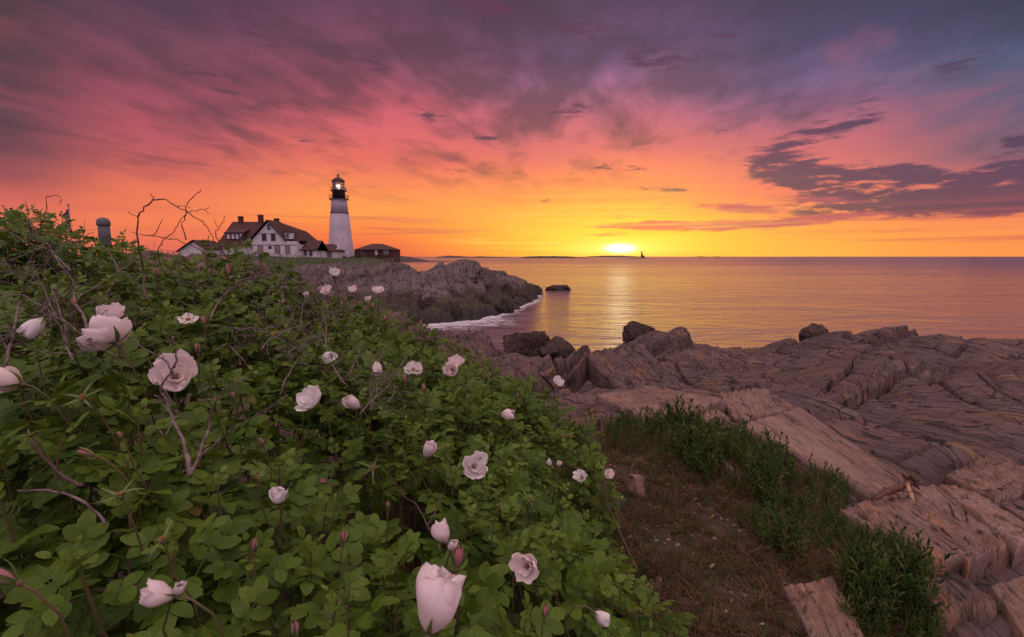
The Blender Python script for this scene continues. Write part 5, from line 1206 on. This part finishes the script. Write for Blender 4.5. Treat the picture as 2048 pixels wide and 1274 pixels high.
# thickets of fine dead twigs
def thicket(bush, px, py, Y, n, size, sd, mat='twig'):
    rs = random.Random(sd)
    for i in range(n):
        mb = MB(); ax_, ay_ = px + rs.gauss(0, size), py + rs.gauss(0, size * .6) + size * .4; p = P(ax_, ay_, min(Y, ray_hit(ax_, ay_, .03)) + rs.gauss(0, .03)); s = Vector((rs.gauss(0, 1), rs.gauss(0, .5), rs.uniform(-.1, 1.2))).normalized(); L = rs.uniform(.5, 1.6) * size * Y / 1000; r0 = rs.uniform(1.0, 2.0) * Y / 2000
        c = [p]; 
        for _ in range(6): s = (s + Vector((rs.gauss(0, .22), rs.gauss(0, .22), rs.gauss(0, .22)))).normalized(); p = p + s * L / 6; c.append(p)
        mb.tube(c, [r0 * (1 - .1 * k) for k in range(7)], 4)
        for k in (2, 3, 4):
            if rs.random() < .7:
                t = (s + Vector((rs.gauss(0, .9), rs.gauss(0, .5), rs.gauss(0, .9)))).normalized(); e = c[k] + t * L * .2; mb.tube([c[k], e, e + (t + Vector((0, 0, rs.gauss(0, .5)))) * L * .12], [r0 * .6, r0 * .5, r0 * .3], 3)
        mb.build('dead_twig', M[mat], BR[bush], True)
thicket(4, 90, 620, 1.45, 34, 62, 1); thicket(4, 200, 640, 1.35, 16, 45, 2, 'twigred'); thicket(7, 620, 620, 2.7, 30, 55, 3); thicket(7, 570, 680, 2.2, 18, 45, 4); thicket(6, 765, 760, 2.15, 24, 40, 5); thicket(5, 300, 560, 1.8, 14, 60, 6); thicket(7, 620, 550, 3.3, 26, 45, 7); thicket(3, 60, 520, 2.2, 14, 60, 8)

# ================================================================ herbs, grass and straw on the bank
def ground_pt(x, y): return near_z(x, y)
def scatter(poly, n, sd, margin=.0):
    rs = np.random.default_rng(sd); pl = [plan(*p) for p in poly]; xs, ys = zip(*pl); x = rs.uniform(min(xs), max(xs), n * 3); y = rs.uniform(min(ys), max(ys), n * 3)
    k = inpoly(x, y, pl); x, y = x[k][:n], y[k][:n]; return x, y, near_z(x, y), rs
def inst(name, T, x, y, z, rs, s0, s1, mat, tilt=.15, label=None, attrs=True, parent=None, smooth=True, hv=0):
    hs = 1 + hv * fbm(x * 3.2, y * 3.2, 3, 61)
    V = []; Fc = []; U = []; A = []; b = 0
    for i in range(len(x)):
        t = T[rs.integers(len(T))]; up = Vector((rs.normal(0, tilt), rs.normal(0, tilt), 1)).normalized(); Q = np.array(up.to_track_quat('Z', 'Y').to_matrix() @ Matrix.Rotation(rs.uniform(0, 6.283), 3, 'Z')) * rs.uniform(s0, s1) * hs[i]
        V.append(t[0] @ Q.T + (x[i], y[i], z[i])); Fc.append(t[1] + b); A.append(np.full(len(t[0]), rs.uniform())); U.append(t[2]); b += len(t[0])
    o = link(name, np_mesh(name, np.concatenate(V), np.concatenate(Fc), uv=np.concatenate(U), attrs={'rnd': np.concatenate(A)}), M[mat], parent, smooth)
    return tag(o, label, kind='stuff')
def blade(L, W, lean, rs, n=4):
    t = np.linspace(0, 1, n + 1); cx_ = lean * L * t ** 1.8; cz = L * (t - .25 * lean * t * t); w = W * (1 - t) ** .7 + .0002
    V = np.stack([np.stack([cx_, -w, cz], -1), np.stack([cx_, w, cz], -1)], 1).reshape(-1, 3); a = rs.uniform(0, 6.283); V = V @ rot((0, 0, 1), a).T
    return V, grid_faces(n + 1, 2), np.full((2 * (n + 1), 2), .3)
def herb(seed):
    """upright leafy stem with narrow leaves pointing up and out"""
    rs = np.random.default_rng(seed); H = rs.uniform(.16, .26); ps = [blade(H, .0022, .08, rs)]
    for k in range(17):
        q = .18 + .82 * k / 16; a = k * 2.4; L = .055 * (1 - .35 * q) * rs.uniform(.8, 1.2); el = R(25 + 45 * q) + rs.uniform(-.15, .15); lv, lf, lu = leaflet(3, 2, rs); lv = lv * (1, .42, 1)
        d = (math.cos(a) * math.cos(el), math.sin(a) * math.cos(el), math.sin(el)); ps.append((lv * L @ frame(d).T + np.array([0, 0, H * q]), lf, lu))
    return joinp(ps)
def tuft(seed, n, L, W, lean):
    rs = np.random.default_rng(seed); ps = []
    for i in range(n): v, f, u = blade(L * rs.uniform(.5, 1.15), W, rs.uniform(.1, lean), rs); ps.append((v + np.array([rs.normal(0, .012), rs.normal(0, .012), 0]), f, u))
    return joinp(ps)
def seedhead(seed):
    rs = np.random.default_rng(seed); H = rs.uniform(.22, .36); ps = []; v, f, u = blade(H, .0007, .25, rs, 6); ps.append((v, f, u)); top = v[-2:].mean(0)
    for k in range(16):
        q = rs.uniform(0, 1); c = top * (1 - .3 * q); a = rs.uniform(0, 6.28); r = .004 + .016 * q; l = .0045; p = c + (math.cos(a) * r, math.sin(a) * r, -.004)
        ps.append((np.array([p + (0, 0, l), p + (l * .4, 0, 0), p - (0, 0, l), p - (l * .4, 0, 0)]), np.array([[0, 1, 2, 3]]), np.full((4, 2), .5)))
        ps.append((np.array([p + (0, 0, l), p + (0, l * .4, 0), p - (0, 0, l), p - (0, l * .4, 0)]), np.array([[0, 1, 2, 3]]), np.full((4, 2), .5)))
    return joinp(ps)
def vegmat(name, a, b_, c_, tf=.3):
    m, nt, b = newmat(name); at = nt.nodes.new('ShaderNodeAttribute'); at.attribute_name = 'rnd'; rn = E(nt, at.outputs['Fac'])
    c = mixc(nt, rn.step(0, .75, False), (*a, 1), (*b_, 1)); c = mixc(nt, rn.step(.82, .9), c, (*c_, 1)); nt.links.new(c, b.inputs['Base Color']); b.inputs['Roughness'].default_value = .6; b.inputs['Specular IOR Level'].default_value = .25
    tr = nt.nodes.new('ShaderNodeBsdfTranslucent'); ms = nt.nodes.new('ShaderNodeMixShader'); ms.inputs[0].default_value = tf; nt.links.new(c, tr.inputs['Color']); nt.links.new(b.outputs[0], ms.inputs[1]); nt.links.new(tr.outputs[0], ms.inputs[2]); nt.links.new(ms.outputs[0], nt.nodes['Material Output'].inputs[0]); M[name] = m
vegmat('herb_leaf', (.018, .044, .008), (.055, .095, .014), (.12, .11, .03)); vegmat('straw', (.19, .105, .06), (.07, .04, .024), (.07, .07, .02), .15); vegmat('grass_blade', (.06, .07, .018), (.10, .085, .03), (.16, .11, .05)); vegmat('seed', (.28, .22, .12), (.22, .15, .08), (.3, .24, .16), .2)
LT = [tuft(150 + i, 20, .16, .0012, .9) for i in range(5)]
HT = [herb(i) for i in range(6)]; GT = [tuft(50 + i, 16, .09, .0013, .8) for i in range(5)]; ST = [tuft(70 + i, 12, .045, .0009, 2.2) for i in range(6)]; BT = [tuft(90 + i, 46, .30, .0017, .8) for i in range(3)]; QT = [seedhead(i) for i in range(5)]
PA = [(1210,862),(1290,822),(1380,840),(1460,856),(1560,905),(1660,965),(1702,1000),(1688,1045),(1640,1130),(1570,1140),(1520,1070),(1420,985),(1340,925),(1235,915)]
PB = [(1695,1062),(1755,1072),(1815,1130),(1850,1200),(1890,1300),(1720,1320),(1690,1200)]
PC = [(1630,905),(1680,905),(1705,940),(1700,985),(1640,955)]
def drop(x, y, z, rs, holes, soft=.0):
    k = np.ones(len(x), bool)
    for h in holes: k &= ~inpoly(x, y, [plan(*p) for p in h])
    return x[k], y[k], z[k]
x, y, z, rs = scatter(PA, 2600, 1); k = fbm(x * 2.2, y * 2.2, 3, 5) > -.08 + rs.uniform(-.35, .35, len(x)); inst('leafy_herbs', HT, x[k], y[k], z[k], rs, .35, 1.0, 'herb_leaf', .3, 'dark green leafy herbs spreading down the bank beside the slabs', hv=.9)
x, y, z, rs = scatter(PB, 620, 2); inst('leafy_herbs', HT, x, y, z, rs, .3, .8, 'herb_leaf', .28, 'dark green leafy herbs at the bottom between the flat slab and the tapering slab', hv=.9)
x, y, z, rs = scatter(PC, 90, 3); inst('leafy_herbs', HT, x, y, z, rs, .5, .8, 'herb_leaf', .18, 'small clump of herbs on the long slab above the driftwood')
SO = [(1190,860),(1300,820),(1460,850),(1600,920),(1700,1010),(1720,1060),(1800,1110),(1860,1200),(1900,1330),(1150,1330),(1200,1100),(1225,950)]
x, y, z, rs = scatter(SO, 8500, 4); k = fbm(x * 2.5, y * 2.5, 3, 25) > rs.uniform(-.5, .3, len(x)); x, y, z = x[k], y[k], z[k]; inst('dry_straw', ST, x, y, z - .004, rs, .6, 1.9, 'straw', .5, 'matted dry straw over the brown soil of the bank', smooth=False)
x, y, z, rs = scatter(SO, 2300, 5); k = fbm(x * 3, y * 3, 2, 15) > -.05; inst('turf_grass', GT, x[k], y[k], z[k] - .004, rs, .4, .9, 'grass_blade', .35, 'sparse thin grass growing through the straw', smooth=False)
x, y, z, rs = scatter([(1430,930),(1700,1010),(1860,1150),(1900,1310),(1650,1310),(1500,1080)], 90, 6); inst('seed_grass', QT, x, y, z, rs, .7, 1.1, 'seed', .2, 'slender grass stalks with pale seed heads above the herbs', smooth=False)
for i, (px, py, Y, s, lab) in enumerate(((1935,1255,2.25,.85,'spiky pale grass tuft in the bottom right corner'),(1995,1235,2.35,.7,'grass tuft right of the spiky pale one, cut by the bottom'),(1900,1215,2.4,.6,'smaller grass tuft above the spiky pale one'),(1470,1000,0,.35,'short grass tuft in the middle of the dark herbs'))):
    c = cast(px, py, .02); rs = np.random.default_rng(i); q = Matrix.Rotation(i * 1.7, 3, 'Z'); V = BT[i % 3][0] * s * 1.0 @ np.array(q).T + np.array(c) - (0, 0, .03)
    o = link('grass_tuft', np_mesh('grass_tuft', V, BT[i % 3][1], attrs={'rnd': np.repeat(rs.uniform(0, 1, len(V) // 10 + 1), 10)[:len(V)]}), M['grass_blade']); tag(o, lab, 'grass tuft', 'grass tufts on the bank')

# stray herbs thinning out round the clumps, fallen leaves and pebbles on the soil
x, y, z, rs = scatter(SO, 260, 7); inst('stray_herbs', HT, x, y, z, rs, .2, .55, 'herb_leaf', .4, 'small scattered weeds in the soil of the bank')
def pebble(seed):
    r = random.Random(seed); bm = bmesh.new(); bmesh.ops.create_icosphere(bm, subdivisions=2, radius=.012)
    v = np.array([q.co[:] for q in bm.verts]); f = np.array([[q.index for q in t.verts] for t in bm.faces]); bm.free()
    v = v * (1, r.uniform(.5, .9), r.uniform(.3, .6)); v = v * (1 + .25 * gn(v[:, 0] * 90 + seed, v[:, 1] * 90 + v[:, 2] * 50, seed))[:, None]
    return v, f, np.full((len(v), 2), .5)
x, y, z, rs = scatter(SO, 420, 8); inst('pebbles', [pebble(i) for i in range(5)], x, y, z, rs, .3, 1.7, 'slab', .4, 'scattered pebbles on the bare soil')
def litter(seed):
    rs = np.random.default_rng(seed); v, f, u = leaflet(3, 2, rs); return v * .035, f, u
vegmat('litter', (.14, .06, .03), (.22, .12, .05), (.55, .38, .36), .2)
x, y, z, rs = scatter(SO, 900, 9); inst('leaf_litter', [litter(i) for i in range(5)], x, y, z + .008, rs, .4, 1.1, 'litter', .5, 'fallen brown leaves and a few petals on the soil')

x, y, z, rs = scatter([(1190,845),(1300,812),(1480,845),(1610,910),(1715,1000),(1730,1060),(1830,1110),(1900,1310),(1680,1310),(1600,1150),(1420,1010),(1300,930),(1200,900)], 1300, 10); k = fbm(x * 2.6, y * 2.6, 3, 35) > rs.uniform(-.4, .4, len(x)); inst('long_grass', LT, x[k], y[k], z[k], rs, .4, 1.2, 'grass_blade', .35, 'thin olive grass growing among the herbs', smooth=False, hv=.6)
